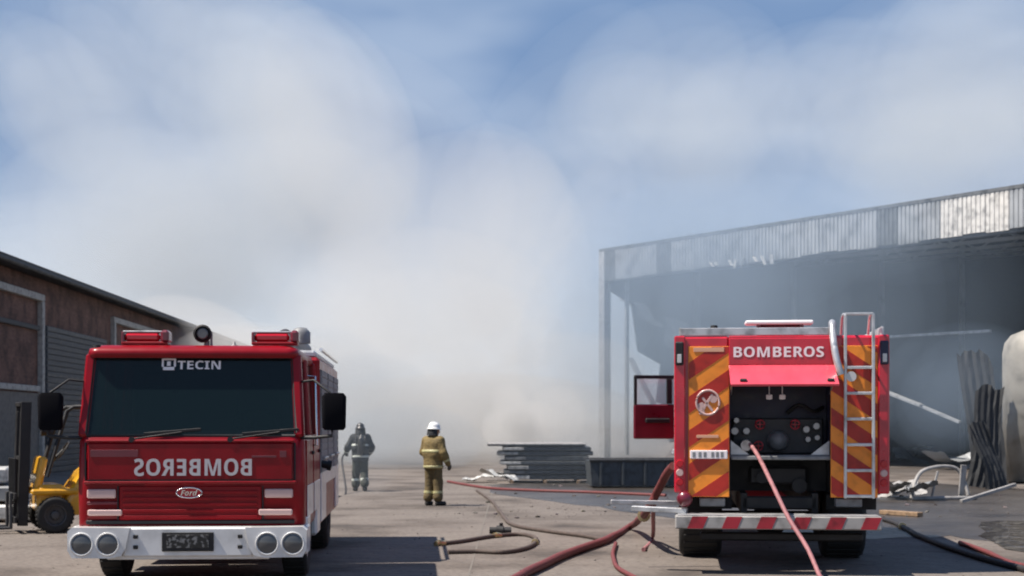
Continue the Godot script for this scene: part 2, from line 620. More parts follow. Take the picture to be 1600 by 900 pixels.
# ---------------------------------------------------------------- the engine seen from the front
func build_front_engine() -> void:
	var t := thing("fire_engine", "red fire engine seen from its front, white bumper, backwards lettering below the windscreen", "fire engine", Vector3(-3.43, 0, -16.4), deg_to_rad(3.6), "fire engines")
	# --- cab below the windscreen
	var st := mb()
	loft(st, [rrect(0.60, 1.185, -0.05, -2.55, 0.10), rrect(0.66, 1.20, -0.02, -2.55, 0.12), rrect(1.12, 1.205, 0.0, -2.55, 0.13), rrect(1.56, 1.195, -0.01, -2.55, 0.14), rrect(1.62, 1.185, -0.05, -2.55, 0.14)])
	var cab := obj("cab", st, M.red, t)
	st = mb()
	box(st, Vector3(0, 1.345, 0.012), Vector3(2.16, 0.40, 0.04), 0.018)
	obj("front_flap", st, M.red, cab)
	st = mb()
	box(st, Vector3(0, 1.125, 0.018), Vector3(2.24, 0.030, 0.06), 0.012)
	box(st, Vector3(0, 1.565, 0.012), Vector3(2.20, 0.030, 0.05), 0.012)
	obj("ledge", st, M.red, cab)
	st = mb()
	box(st, Vector3(0, 0.905, 0.004), Vector3(1.50, 0.36, 0.03), 0.012)
	var grille := obj("grille", st, M.red, cab)
	for k in 5:
		st = mb()
		box(st, Vector3(0, 0.76 + k * 0.065, 0.024), Vector3(1.42, 0.030, 0.02), 0.006)
		obj("slat", st, M.red, grille)
	st = mb()
	box(st, Vector3(0, 0.700, 0.000), Vector3(2.2, 0.045, 0.03), 0.008)
	obj("lower_gap", st, M.black, cab)
	for s in [-1.0, 1.0]:      # gaps between the panels
		st = mb()
		box(st, Vector3(s * 1.105, 1.345, 0.006), Vector3(0.014, 0.40, 0.03), 0.0)
		obj("panel_gap", st, M.black, cab)
		st = mb()
		box(st, Vector3(s * 0.765, 0.905, 0.004), Vector3(0.012, 0.36, 0.02), 0.0)
		obj("panel_gap", st, M.black, cab)
	st = mb()
	box(st, Vector3(0, 1.148, 0.022), Vector3(2.16, 0.010, 0.04), 0.0)
	obj("panel_gap", st, M.black, cab)
	var tx := obj("lettering", lettering("BOMBEROS", 0.185, 1.24, 0.004, true), M.letter, t)
	tx.position = Vector3(0.03, 1.285, 0.033)
	# maker's oval on the grille: a plain bright rim with a script-like scrawl
	st = mb()
	prism(st, disc(0.135, 28, Vector2.ZERO, 0.40), 0.012, Transform3D(Basis(), Vector3(-0.01, 1.015, 0.05)))
	var badge := obj("badge", st, M.red_lens, t)
	st = mb()
	var ring: Array = []
	for k in 28:
		ring.append(Vector3(-0.01 + cos(TAU * k / 28) * 0.135, 1.015 + sin(TAU * k / 28) * 0.054, 0.05))
	tube(st, ring, 0.007, 6, true)
	obj("rim", st, M.chrome, badge)
	var scr := obj("lettering", lettering("Ford", 0.062, 0.16, 0.004, false, true), M.chrome, badge)
	scr.position = Vector3(-0.01, 1.015, 0.052)
	# dim small plates either side of the flap
	st = mb()
	box(st, Vector3(-0.80, 1.435, 0.035), Vector3(0.50, 0.075, 0.006), 0.002)
	obj("model_plate", st, M.dark_red, t)
	st = mb()
	box(st, Vector3(0.78, 1.40, 0.035), Vector3(0.26, 0.022, 0.006), 0.002)
	box(st, Vector3(0.98, 1.425, 0.035), Vector3(0.07, 0.07, 0.006), 0.002)
	obj("model_plate", st, M.dark_red, t)
	# lamps in the grille corners
	for s in [-1.0, 1.0]:
		st = mb()
		box(st, Vector3(s * 0.935, 1.005, 0.02), Vector3(0.30, 0.095, 0.04), 0.012)
		obj("indicator", st, M.pale_lens, t)
		st = mb()
		box(st, Vector3(s * 0.90, 0.805, 0.02), Vector3(0.36, 0.065, 0.04), 0.012)
		obj("marker_lamp", st, M.pale_lens, t)
		if s < 0.0:
			st = mb()
			box(st, Vector3(s * 0.93, 0.905, 0.012), Vector3(0.32, 0.035, 0.03), 0.01)
			obj("marker_lamp", st, M.dark_red, t)
	# --- glazing and pillars
	var yb := 1.62
	var yt := 2.47
	var zb := -0.06
	var zt := -0.24
	st = mb()
	var tilt := Basis(Vector3.RIGHT, atan2(zt - zb, yt - yb))
	prism(st, PackedVector2Array([Vector2(-1.10, -0.435), Vector2(1.10, -0.435), Vector2(1.115, -0.40), Vector2(1.065, 0.40), Vector2(1.03, 0.435), Vector2(-1.03, 0.435), Vector2(-1.065, 0.40), Vector2(-1.115, -0.40)]), 0.008, Transform3D(tilt, Vector3(0, (yb + yt) * 0.5, (zb + zt) * 0.5)))
	var ws := obj("windscreen", st, M.glass, t)
	var sticker := obj("sticker", lettering("TECIN", 0.095, 0.46, 0.003), M.white_letter, ws)
	sticker.transform = Transform3D(tilt, Vector3(0.06, 2.385, -0.215))
	st = mb()   # the round-topped emblem before the lettering: a pale frame over a pale bar
	for q in [[-0.065, 0.03, 0.022, 0.09], [0.065, 0.03, 0.022, 0.09], [0.0, 0.068, 0.11, 0.02], [0.0, -0.035, 0.12, 0.035], [0.0, 0.02, 0.04, 0.05]]:
		box(st, tilt * Vector3(q[0], q[1], 0.0) + Vector3(-0.265, 2.38, -0.213), Vector3(q[2], q[3], 0.004), 0.0, tilt)
	obj("emblem", st, M.white_letter, ws)
	st = mb()   # black rubber round the glass
	var rim_pts: Array = []
	for q in [[-1.10, -0.435], [1.10, -0.435], [1.115, -0.40], [1.065, 0.40], [1.03, 0.435], [-1.03, 0.435], [-1.065, 0.40], [-1.115, -0.40]]:
		rim_pts.append(tilt * Vector3(q[0], q[1], 0.004) + Vector3(0, (yb + yt) * 0.5, (zb + zt) * 0.5))
	tube(st, rim_pts, 0.018, 6, true)
	obj("seal", st, M.black, ws)
	for s in [-1.0, 1.0]:
		for q in [[-0.10, -0.28, 0.11, 0.12], [-1.25, -1.28, 0.08, 0.08], [-1.45, -1.45, 0.08, 0.08], [-2.50, -2.50, 0.12, 0.09]]:
			st = mb()
			bar(st, Vector3(s * 1.145, yb - 0.02, q[0]), Vector3(s * 1.095, yt + 0.03, q[1]), q[2], q[3], Vector3.BACK, 0.025)
			obj("pillar", st, M.red, t)
		for q in [[-0.16, -0.33, -1.23, -1.25], [-1.48, -1.48, -2.46, -2.46]]:
			st = mb()
			quad(st, Vector3(s * 1.150, yb, q[0]), Vector3(s * 1.150, yb, q[2]), Vector3(s * 1.10, yt, q[3]), Vector3(s * 1.10, yt, q[1]), Vector3(s, 0, 0))
			quad(st, Vector3(s * 1.144, yb, q[0]), Vector3(s * 1.144, yb, q[2]), Vector3(s * 1.094, yt, q[3]), Vector3(s * 1.094, yt, q[1]), Vector3(-s, 0, 0))
			obj("side_window", st, M.glass, t)
		# doors with handles
		for q in [[-0.30, -1.26], [-1.46, -2.46]]:
			st = mb()
			box(st, Vector3(s * 1.203, 1.14, (q[0] + q[1]) * 0.5), Vector3(0.02, 0.86, q[0] - q[1]), 0.008)
			var d := obj("door", st, M.red, t)
			st = mb()
			box(st, Vector3(s * 1.225, 1.42, q[1] + 0.14), Vector3(0.03, 0.04, 0.16), 0.01)
			obj("handle", st, M.black, d)
			st = mb()
			box(st, Vector3(s * 1.216, 0.90, (q[0] + q[1]) * 0.5), Vector3(0.012, 0.34, q[0] - q[1] - 0.02), 0.004)
			obj("white_band", st, M.white, d)
		# mirrors on arms
		st = mb()
		loft(st, [rrect(0.0, 0.10, 0.03, -0.06, 0.03), rrect(0.03, 0.125, 0.04, -0.07, 0.04), rrect(0.36, 0.132, 0.04, -0.07, 0.04), rrect(0.40, 0.10, 0.03, -0.06, 0.03)])
		var mir := obj("mirror", st, M.matt_black, t)
		mir.position = Vector3(s * 1.50 + 0.02, 1.68, -0.02)
		st = mb()
		tube(st, [Vector3(s * 1.14, 1.60, -0.12), Vector3(s * 1.30, 1.60, 0.0), Vector3(s * 1.50, 1.62, -0.02), Vector3(s * 1.50, 1.70, -0.03)], 0.022, 6)
		obj("mirror_arm", st, M.black, t)
		st = mb()
		tube(st, [Vector3(s * 1.12, 2.20, -0.22), Vector3(s * 1.30, 2.22, -0.08), Vector3(s * 1.48, 2.08, -0.03)], 0.014, 6)
		obj("mirror_arm", st, M.black, t)
		# grab rail behind the door
		st = mb()
		tube(st, [Vector3(s * 1.18, 1.5, -1.36), Vector3(s * 1.25, 1.5, -1.36), Vector3(s * 1.23, 2.3, -1.36), Vector3(s * 1.12, 2.3, -1.36)], 0.016, 6)
		obj("grab_rail", st, M.chrome, t)
		# wheel arch and step
		st = mb()
		box(st, Vector3(s * 1.17, 0.58, -0.52), Vector3(0.10, 0.34, 0.50), 0.03)
		obj("cab_skirt", st, M.white, t)
		st = mb()
		box(st, Vector3(s * 1.17, 0.62, -2.22), Vector3(0.10, 0.42, 0.62), 0.03)
		obj("cab_skirt", st, M.white, t)
	# roof
	st = mb()
	loft(st, [rrect(2.46, 1.105, -0.17, -2.56, 0.10), rrect(2.50, 1.13, -0.14, -2.57, 0.12), rrect(2.56, 1.12, -0.17, -2.56, 0.12), rrect(2.60, 1.03, -0.30, -2.48, 0.12)])
	obj("roof", st, M.red, t)
	st = mb()
	box(st, Vector3(0, 2.03, -2.52), Vector3(2.1, 0.9, 0.05), 0.0)
	obj("cab_back", st, M.dark_grey, t)
	# wipers
	for s in [-0.62, 0.42]:
		st = mb()
		bar(st, Vector3(s, 1.585, 0.0), Vector3(s + 0.52, 1.66, -0.045), 0.02, 0.018)
		bar(st, Vector3(s + 0.12, 1.64, -0.045), Vector3(s + 0.72, 1.69, -0.055), 0.012, 0.03)
		cyl(st, Vector3(s, 1.58, -0.02), Vector3(s, 1.58, 0.04), 0.03)
		obj("wiper", st, M.black, t)
	# seen through the windscreen: dashboard, wheel, seats
	st = mb()
	box(st, Vector3(0, 1.60, -0.35), Vector3(2.1, 0.16, 0.42), 0.05)
	obj("dashboard", st, M.dark_grey, t)
	st = mb()
	var sw: Array = []
	var swb := Basis(Vector3.RIGHT, -0.9)
	for k in 18:
		sw.append(Vector3(0.6, 1.76, -0.62) + swb * Vector3(cos(TAU * k / 18) * 0.23, sin(TAU * k / 18) * 0.23, 0))
	tube(st, sw, 0.017, 6, true)
	cyl(st, Vector3(0.6, 1.6, -0.42), Vector3(0.6, 1.76, -0.62), 0.03)
	obj("steering_wheel", st, M.black, t)
	for s in [-0.6, 0.6]:
		st = mb()
		box(st, Vector3(s, 1.55, -1.0), Vector3(0.5, 0.14, 0.5), 0.05)
		box(st, Vector3(s, 1.87, -1.26), Vector3(0.48, 0.6, 0.13), 0.05, Basis(Vector3.RIGHT, -0.12))
		box(st, Vector3(s, 2.26, -1.32), Vector3(0.26, 0.18, 0.09), 0.03)
		obj("seat", st, M.seat, t)
	# --- roof lights, siren lamp
	for q in [[-0.54, 0.50], [0.86, 0.50]]:
		st = mb()
		box(st, Vector3(q[0], 2.625, -0.42), Vector3(q[1], 0.035, 0.24), 0.01)
		var lb := obj("light_bar", st, M.red, t)
		st = mb()
		box(st, Vector3(q[0] - 0.03, 2.69, -0.42), Vector3(q[1] - 0.12, 0.10, 0.20), 0.03)
		obj("lens", st, M.red_lens, lb)
		st = mb()
		box(st, Vector3(q[0] + q[1] * 0.5 - 0.035, 2.70, -0.42), Vector3(0.09, 0.14, 0.25), 0.03)
		obj("end_cap", st, M.dark_red, lb)
		st = mb()
		box(st, Vector3(q[0] - q[1] * 0.5 + 0.015, 2.69, -0.42), Vector3(0.03, 0.12, 0.23), 0.012)
		obj("end_cap", st, M.dark_red, lb)
		st = mb()
		box(st, Vector3(q[0] - 0.03, 2.752, -0.42), Vector3(q[1] - 0.08, 0.02, 0.16), 0.006)
		obj("top_plate", st, M.alu, lb)
	st = mb()
	cyl(st, Vector3(0.11, 2.58, -0.45), Vector3(0.11, 2.66, -0.45), 0.03)
	box(st, Vector3(0.16, 2.68, -0.45), Vector3(0.02, 0.16, 0.06), 0.005)
	var lamp_post := obj("spot_lamp", st, M.grey, t)
	st = mb()
	lathe(st, [Vector2(0.0, -0.16), Vector2(0.05, -0.15), Vector2(0.085, -0.08), Vector2(0.098, 0.0), Vector2(0.10, 0.03), Vector2(0.08, 0.035)], 20, Transform3D(Basis(Vector3.RIGHT, PI / 2), Vector3(0.07, 2.735, -0.42)))
	obj("housing", st, M.black, lamp_post)
	st = mb()
	cyl(st, Vector3(0.07, 2.735, -0.40), Vector3(0.07, 2.735, -0.389), 0.066, 0.05, 18)
	obj("lens", st, M.lamp, lamp_post)
	st = mb()
	lathe(st, [Vector2(0.05, 0.0), Vector2(0.05, 0.02), Vector2(0.018, 0.03), Vector2(0.018, 0.06), Vector2(0.0, 0.065)], 12, Transform3D(Basis(), Vector3(0.40, 2.59, -0.5)))
	obj("aerial_base", st, M.grey, t)
	st = mb()
	cyl(st, Vector3(-1.04, 2.53, -0.25), Vector3(-1.04, 2.60, -0.25), 0.05, 0.04, 12)
	obj("marker_lamp", st, M.black, t)
	# --- bumper
	st = mb()
	box(st, Vector3(0, 0.50, 0.10), Vector3(1.36, 0.315, 0.20), 0.02)
	box(st, Vector3(0, 0.34, 0.085), Vector3(1.7, 0.05, 0.16), 0.01)
	var bp := obj("bumper", st, M.white, t)
	for s in [-1.0, 1.0]:
		st = mb()
		var poly := PackedVector2Array([Vector2(s * 0.60, 0.655), Vector2(s * 1.20, 0.66), Vector2(s * 1.245, 0.62), Vector2(s * 1.245, 0.42), Vector2(s * 1.20, 0.34), Vector2(s * 0.80, 0.335), Vector2(s * 0.69, 0.36), Vector2(s * 0.645, 0.44)])
		prism(st, poly, 0.26, Transform3D(Basis(), Vector3(0, 0, 0.235)))
		box(st, Vector3(s * 1.205, 0.505, -0.16), Vector3(0.08, 0.31, 0.32), 0.02)
		obj("bumper_end", st, M.white, bp)
		for x in [0.83, 1.10]:
			st = mb()
			var xf := Transform3D(Basis(Vector3.RIGHT, PI / 2), Vector3(s * x, 0.485, 0.236))
			lathe(st, [Vector2(0.125, -0.01), Vector2(0.122, 0.012), Vector2(0.112, 0.014), Vector2(0.106, 0.002)], 24, xf)
			var hl := obj("headlight", st, M.white, t)
			st = mb()
			lathe(st, [Vector2(0.104, 0.002), Vector2(0.08, 0.012), Vector2(0.0, 0.018)], 20, xf)
			obj("lens", st, M.lamp, hl)
		for y in [0.45, 0.56]:
			st = mb()
			box(st, Vector3(s * 0.545, y, 0.205), Vector3(0.05, 0.04, 0.02), 0.006)
			obj("bumper_slot", st, M.black, bp)
	st = mb()
	box(st, Vector3(0.0, 0.505, 0.21), Vector3(0.54, 0.20, 0.02), 0.005)
	var np := obj("number_plate", st, M.black, t)
	st = mb()
	box(st, Vector3(0.0, 0.51, 0.222), Vector3(0.44, 0.14, 0.006), 0.002)
	obj("plate_face", st, M.plate, np)
	# --- body behind the cab
	st = mb()
	box(st, Vector3(0, 1.52, -4.9), Vector3(2.40, 2.12, 4.4), 0.04)
	var body := obj("body", st, M.red, t)
	st = mb()
	box(st, Vector3(0, 2.62, -4.9), Vector3(2.30, 0.10, 4.3), 0.03)
	obj("roof_coaming", st, M.alu, body)
	for s in [-1.0, 1.0]:
		for k in 3:
			roller_shutter(t, "locker_shutter", Vector3(s * 1.205, 1.78, -3.40 - k * 1.45), 1.30, 1.22, s, M.grey)
		st = mb()
		box(st, Vector3(s * 1.205, 0.83, -3.3), Vector3(0.03, 0.62, 1.0), 0.01)
		box(st, Vector3(s * 1.205, 0.83, -6.65), Vector3(0.03, 0.62, 0.8), 0.01)
		box(st, Vector3(s * 1.205, 1.05, -5.0), Vector3(0.03, 0.18, 2.4), 0.01)
		obj("white_skirt", st, M.white, body)
		st = mb()
		cyl(st, Vector3(s * 1.2, 2.69, -3.0), Vector3(s * 1.2, 2.69, -6.9), 0.025)
		obj("roof_rail", st, M.chrome, body)
		wheel(t, Vector3(s * 1.02, 0.49, -1.32), 0.49, 0.29, s)
		wheel(t, Vector3(s * 0.90, 0.49, -5.2), 0.49, 0.56, s)
	st = mb()
	cyl(st, Vector3(0.75, 2.86, -3.0), Vector3(0.75, 2.86, -6.6), 0.09)
	obj("suction_hose", st, M.grey, body)
	st = mb()
	lathe(st, [Vector2(0.12, 0.0), Vector2(0.12, 0.14), Vector2(0.07, 0.2), Vector2(0.0, 0.21)], 14, Transform3D(Basis(), Vector3(0.95, 2.76, -2.95)))
	obj("beacon", st, M.grey, body)
	# side outlet with a cap, and the frame below
	st = mb()
	cyl(st, Vector3(1.2, 1.25, -2.85), Vector3(1.29, 1.23, -2.85), 0.05, 0.05)
	cyl(st, Vector3(1.29, 1.23, -2.85), Vector3(1.34, 1.22, -2.85), 0.065, 0.065)
	obj("pump_outlet", st, M.black, t)
	st = mb()
	for s in [-0.4, 0.4]:
		bar(st, Vector3(s, 0.62, -0.2), Vector3(s, 0.62, -7.0), 0.08, 0.22)
	box(st, Vector3(0, 0.49, -1.32), Vector3(1.8, 0.14, 0.14), 0.03)
	box(st, Vector3(0, 0.49, -5.2), Vector3(1.8, 0.2, 0.2), 0.03)
	box(st, Vector3(0.0, 0.62, -1.0), Vector3(0.9, 0.5, 1.2), 0.1)
	obj("chassis", st, M.black, t)

# the stripes of a chevron panel, cut to the panel's outline; slope > 0 rises to the right
func chevrons(parent: Node3D, m: Material, x0: float, x1: float, y0: float, y1: float, z: float, slope: float, pitch: float, start := 0.0) -> void:
	var outline := PackedVector2Array([Vector2(x0, y0), Vector2(x1, y0), Vector2(x1, y1), Vector2(x0, y1)])
	var w := x1 - x0
	var y := y0 - absf(slope) * w - pitch + start
	while y < y1 + absf(slope) * w:
		var a := y if slope > 0.0 else y + absf(slope) * w
		var b := y + absf(slope) * w if slope > 0.0 else y
		var s := PackedVector2Array([Vector2(x0, a), Vector2(x1, b), Vector2(x1, b + pitch * 0.5), Vector2(x0, a + pitch * 0.5)])
		for p in Geometry2D.intersect_polygons(outline, s):
			var st := mb()
			prism(st, p, 0.004, Transform3D(Basis(), Vector3(0, 0, z)))
			obj("stripe", st, m, parent)
		y += pitch

# ---------------------------------------------------------------- the engine seen from the rear
func build_rear_engine() -> void:
	var t := thing("fire_engine", "red fire engine seen from its rear, with orange chevron panels and an open pump hatch", "fire engine", Vector3(3.17, 0, -18.1), deg_to_rad(-6.3), "fire engines")
	var st := mb()
	# body shell: sides, front part, roof, with the pump bay left open at the back
	box(st, Vector3(0, 1.86, -3.35), Vector3(2.46, 1.86, 5.1), 0.03)
	for s in [-1.0, 1.0]:
		box(st, Vector3(s * 0.915, 1.86, -0.42), Vector3(0.63, 1.86, 0.80), 0.03)
	box(st, Vector3(0, 2.58, -0.42), Vector3(1.22, 0.42, 0.80), 0.01)
	var body := obj("body", st, M.rear_red, t)
	st = mb()
	box(st, Vector3(0, 1.36, -0.50), Vector3(1.21, 0.03, 0.62), 0.004)
	box(st, Vector3(0, 1.345, -0.075), Vector3(1.16, 0.045, 0.05), 0.008)
	obj("bay_shelf", st, M.grey, body)
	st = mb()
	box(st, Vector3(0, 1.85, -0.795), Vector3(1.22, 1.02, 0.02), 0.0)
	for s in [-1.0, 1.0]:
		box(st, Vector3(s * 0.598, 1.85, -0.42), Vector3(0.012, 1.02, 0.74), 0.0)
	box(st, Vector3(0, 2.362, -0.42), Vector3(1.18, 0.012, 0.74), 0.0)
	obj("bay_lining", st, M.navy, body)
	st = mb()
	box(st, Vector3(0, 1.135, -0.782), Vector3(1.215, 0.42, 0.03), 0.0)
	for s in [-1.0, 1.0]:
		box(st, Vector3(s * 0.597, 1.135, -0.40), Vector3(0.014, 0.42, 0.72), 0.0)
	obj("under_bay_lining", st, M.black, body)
	# edge posts and their lamps
	for s in [-1.0, 1.0]:
		st = mb()
		box(st, Vector3(s * 1.185, 1.86, 0.005), Vector3(0.13, 1.86, 0.05), 0.02)
		obj("corner_post", st, M.rear_red, body)
		for y in [1.06, 1.17, 1.28]:
			st = mb()
			cyl(st, Vector3(s * 1.185, y, 0.03), Vector3(s * 1.185, y, 0.055), 0.045, 0.038, 14)
			obj("tail_lamp", st, M.pale_lens if y == 1.17 else M.red_lens, t)
		st = mb()
		box(st, Vector3(s * 1.19, 2.58, 0.035), Vector3(0.10, 0.28, 0.05), 0.015)
		var wl := obj("warning_lamp", st, M.black if s < 0.0 else M.navy, t)
		st = mb()
		box(st, Vector3(s * 1.19, 2.52, 0.063), Vector3(0.05, 0.10, 0.012), 0.005)
		obj("lens", st, M.bright_lamp, wl)
	# chevron panels
	st = mb()
	box(st, Vector3(-0.845, 1.775, 0.004), Vector3(0.48, 1.78, 0.016), 0.004)
	var lp := obj("chevron_panel", st, M.orange, t)
	chevrons(lp, M.stripe_red, -1.08, -0.61, 0.89, 2.66, 0.016, 0.68, 0.40, 0.10)
	st = mb()
	box(st, Vector3(0.845, 1.775, 0.004), Vector3(0.54, 1.78, 0.016), 0.004)
	var rp := obj("chevron_panel", st, M.orange, t)
	chevrons(rp, M.stripe_red, 0.58, 1.11, 0.89, 2.66, 0.016, -0.68, 0.40, 0.05)
	st = mb()
	box(st, Vector3(-0.845, 2.625, 0.018), Vector3(0.36, 0.05, 0.006), 0.002)
	box(st, Vector3(-0.86, 1.60, 0.018), Vector3(0.26, 0.035, 0.006), 0.002)
	obj("caption_strip", st, M.amber, lp)
	# round emblem: a pale ring with a crossed figure inside
	st = mb()
	var ring: Array = []
	for k in 26:
		ring.append(Vector3(-0.855 + cos(TAU * k / 26) * 0.135, 2.0 + sin(TAU * k / 26) * 0.145, 0.019))
	tube(st, ring, 0.016, 6, true, 1.0)
	for q in [[-0.95, 1.86, -0.80, 2.10], [-0.92, 2.06, -0.80, 1.90], [-0.90, 1.85, -0.93, 2.0]]:
		bar(st, Vector3(q[0], q[1], 0.019), Vector3(q[2], q[3], 0.019), 0.03, 0.012, Vector3.BACK, 0.003)
	prism(st, disc(0.045, 14, Vector2(-0.79, 2.04)), 0.006, Transform3D(Basis(), Vector3(0, 0, 0.024)))
	prism(st, disc(0.05, 14, Vector2(-0.93, 1.95)), 0.006, Transform3D(Basis(), Vector3(0, 0, 0.024)))
	obj("emblem", st, M.pale_lens, lp)
	st = mb()
	box(st, Vector3(-0.845, 1.385, 0.03), Vector3(0.44, 0.10, 0.03), 0.006)
	var pl := obj("number_plate", st, M.white_letter, t)
	for x in [-1.02, -0.95, -0.89, -0.80, -0.745, -0.69]:
		st = mb()
		box(st, Vector3(x, 1.385, 0.046), Vector3(0.032, 0.06, 0.004), 0.001)
		obj("plate_mark", st, M.grey, pl)
	# header with the name
	st = mb()
	box(st, Vector3(0, 2.60, 0.008), Vector3(1.22, 0.32, 0.03), 0.01)
	var hd := obj("header", st, M.rear_red, t)
	var tx := obj("lettering", lettering("BOMBEROS", 0.125, 1.05, 0.004), M.white_letter, hd)
	tx.position = Vector3(-0.03, 2.595, 0.024)
	# the lid, swung up and out
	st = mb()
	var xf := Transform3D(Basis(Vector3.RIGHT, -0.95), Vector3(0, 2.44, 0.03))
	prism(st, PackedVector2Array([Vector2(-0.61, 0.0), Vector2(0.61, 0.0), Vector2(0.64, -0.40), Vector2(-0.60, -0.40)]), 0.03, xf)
	var lid := obj("hatch_lid", st, M.glare_red, t)
	for s in [-0.45, 0.55]:
		st = mb()
		box(st, xf * Vector3(s, -0.33, 0.01), Vector3(0.08, 0.04, 0.03), 0.008, xf.basis)
		obj("latch", st, M.black, lid)
	for s in [-0.58, 0.58]:
		st = mb()
		cyl(st, Vector3(s, 2.1, -0.12), xf * Vector3(s, -0.30, -0.03), 0.012)
		obj("gas_strut", st, M.steel, lid)
	# pump bay: two lamps, a panel of gauges, valves and a big inlet
	for s in [-0.10, 0.055]:
		st = mb()
		box(st, Vector3(s - 0.02, 2.07, -0.30), Vector3(0.075, 0.06, 0.03), 0.01)
		bar(st, Vector3(s - 0.02, 2.08, -0.31), Vector3(s - 0.02, 2.36, -0.33), 0.012, 0.012)
		obj("bay_lamp", st, M.white_letter, body)
	st = mb()
	box(st, Vector3(0.0, 1.60, -0.70), Vector3(1.1, 0.44, 0.12), 0.02)
	var pump := obj("pump", st, M.dark_grey, t)
	for q in [[-0.52, 1.66, 0.055], [-0.50, 1.79, 0.04], [-0.38, 1.66, 0.05], [0.34, 1.68, 0.05], [0.46, 1.72, 0.05], [0.36, 1.56, 0.04], [0.47, 1.58, 0.04]]:
		st = mb()
		cyl(st, Vector3(q[0], q[1], -0.66), Vector3(q[0], q[1], -0.56), q[2], q[2] * 0.9)
		var ga := obj("gauge", st, M.grey, pump)
		st = mb()
		cyl(st, Vector3(q[0], q[1], -0.56), Vector3(q[0], q[1], -0.552), q[2] * 0.75)
		obj("dial", st, M.bright_lamp, ga)
	st = mb()
	lathe(st, [Vector2(0.13, 0.0), Vector2(0.13, 0.10), Vector2(0.105, 0.14), Vector2(0.105, 0.22), Vector2(0.0, 0.24)], 18, Transform3D(Basis(Vector3.RIGHT, PI / 2), Vector3(0.0, 1.54, -0.66)))
	obj("inlet", st, M.grey, pump)
	for q in [[-0.22, 1.74], [0.20, 1.74], [-0.24, 1.48]]:
		st = mb()
		var ring2: Array = []
		for k in 14:
			ring2.append(Vector3(q[0] + cos(TAU * k / 14) * 0.055, q[1] + sin(TAU * k / 14) * 0.055, -0.50))
		tube(st, ring2, 0.010, 5, true)
		bar(st, Vector3(q[0] - 0.055, q[1], -0.50), Vector3(q[0] + 0.055, q[1], -0.50), 0.012, 0.012)
		bar(st, Vector3(q[0], q[1] - 0.055, -0.50), Vector3(q[0], q[1] + 0.055, -0.50), 0.012, 0.012, Vector3.BACK)
		cyl(st, Vector3(q[0], q[1], -0.64), Vector3(q[0], q[1], -0.50), 0.014)
		obj("valve_wheel", st, M.rear_red, pump)
	st = mb()
	tube(st, smooth_path([Vector3(0.55, 1.95, -0.72), Vector3(0.42, 1.90, -0.55), Vector3(0.26, 1.98, -0.6), Vector3(0.12, 1.88, -0.70)], 0.05), 0.025, 6)
	obj("suction_pipe", st, M.rubber, pump)
	for s in [-1.0, 1.0]:
		st = mb()
		prism(st, PackedVector2Array([Vector2(s * 0.58, 1.38), Vector2(s * 0.58, 1.55), Vector2(s * 0.36, 1.38)]), 0.03, Transform3D(Basis(), Vector3(0, 0, -0.2)))
		obj("bracket", st, M.alu, pump)
	st = mb()
	cyl(st, Vector3(-0.40, 1.52, -0.6), Vector3(-0.40, 1.50, -0.2), 0.05, 0.05)
	cyl(st, Vector3(-0.40, 1.50, -0.2), Vector3(-0.40, 1.49, -0.13), 0.065, 0.065)
	obj("outlet", st, M.alu, pump)
	# under the bay: frame, tank underside, pipes, rear axle
	st = mb()
	for s in [-0.42, 0.42]:
		bar(st, Vector3(s, 0.80, -0.30), Vector3(s, 0.80, -7.3), 0.08, 0.24)
	box(st, Vector3(0, 0.80, -0.34), Vector3(0.9, 0.16, 0.08), 0.02)
	box(st, Vector3(0, 0.50, -2.2), Vector3(1.7, 0.20, 0.20), 0.05)
	box(st, Vector3(0, 0.50, -6.2), Vector3(1.7, 0.16, 0.16), 0.05)
	lathe(st, [Vector2(0.0, -0.22), Vector2(0.2, -0.12), Vector2(0.24, 0.0), Vector2(0.2, 0.12), Vector2(0.0, 0.22)], 14, Transform3D(Basis(Vector3.RIGHT, PI / 2), Vector3(0, 0.50, -2.2)))
	cyl(st, Vector3(-0.2, 1.1, -0.45), Vector3(-0.2, 1.1, -1.2), 0.07)
	cyl(st, Vector3(0.25, 1.0, -0.45), Vector3(0.25, 1.0, -1.2), 0.09)
	box(st, Vector3(0.0, 1.12, -0.60), Vector3(0.7, 0.22, 0.2), 0.03)
	obj("chassis", st, M.black, t)
	for s in [-1.0, 1.0]:
		st = mb()
		box(st, Vector3(s * 0.80, 0.815, -0.25), Vector3(0.30, 0.10, 0.3), 0.01)
		obj("step_bracket", st, M.grey, t)
		st = mb()
		prism(st, PackedVector2Array([Vector2(s * 0.56, 0.90), Vector2(s * 1.15, 0.90), Vector2(s * 1.15, 0.72), Vector2(s * 0.56, 0.72)]), 0.02, Transform3D(Basis(), Vector3(0, 0, -0.4)))
		obj("mud_flap", st, M.rubber, t)
		wheel(t, Vector3(s * 0.92, 0.50, -2.2), 0.50, 0.56, s)
		wheel(t, Vector3(s * 1.04, 0.50, -6.2), 0.50, 0.29, s)
		# side lockers
		for k in 2:
			roller_shutter(t, "locker_shutter", Vector3(s * 1.236, 1.9, -1.25 - k * 1.9), 1.45, 1.5, s, M.alu)
		st = mb()
		box(st, Vector3(s * 1.236, 1.05, -2.2), Vector3(0.02, 0.22, 4.2), 0.006)
		obj("white_band", st, M.white, body)
	# rear step with red and white blocks
	st = mb()
	box(st, Vector3(-0.06, 0.605, 0.18), Vector3(2.36, 0.155, 0.44), 0.015)
	var step := obj("rear_step", st, M.dull_white, t)
	st = mb()
	box(st, Vector3(-0.06, 0.689, 0.18), Vector3(2.30, 0.006, 0.40), 0.001)
	obj("tread_plate", st, M.alu, step)
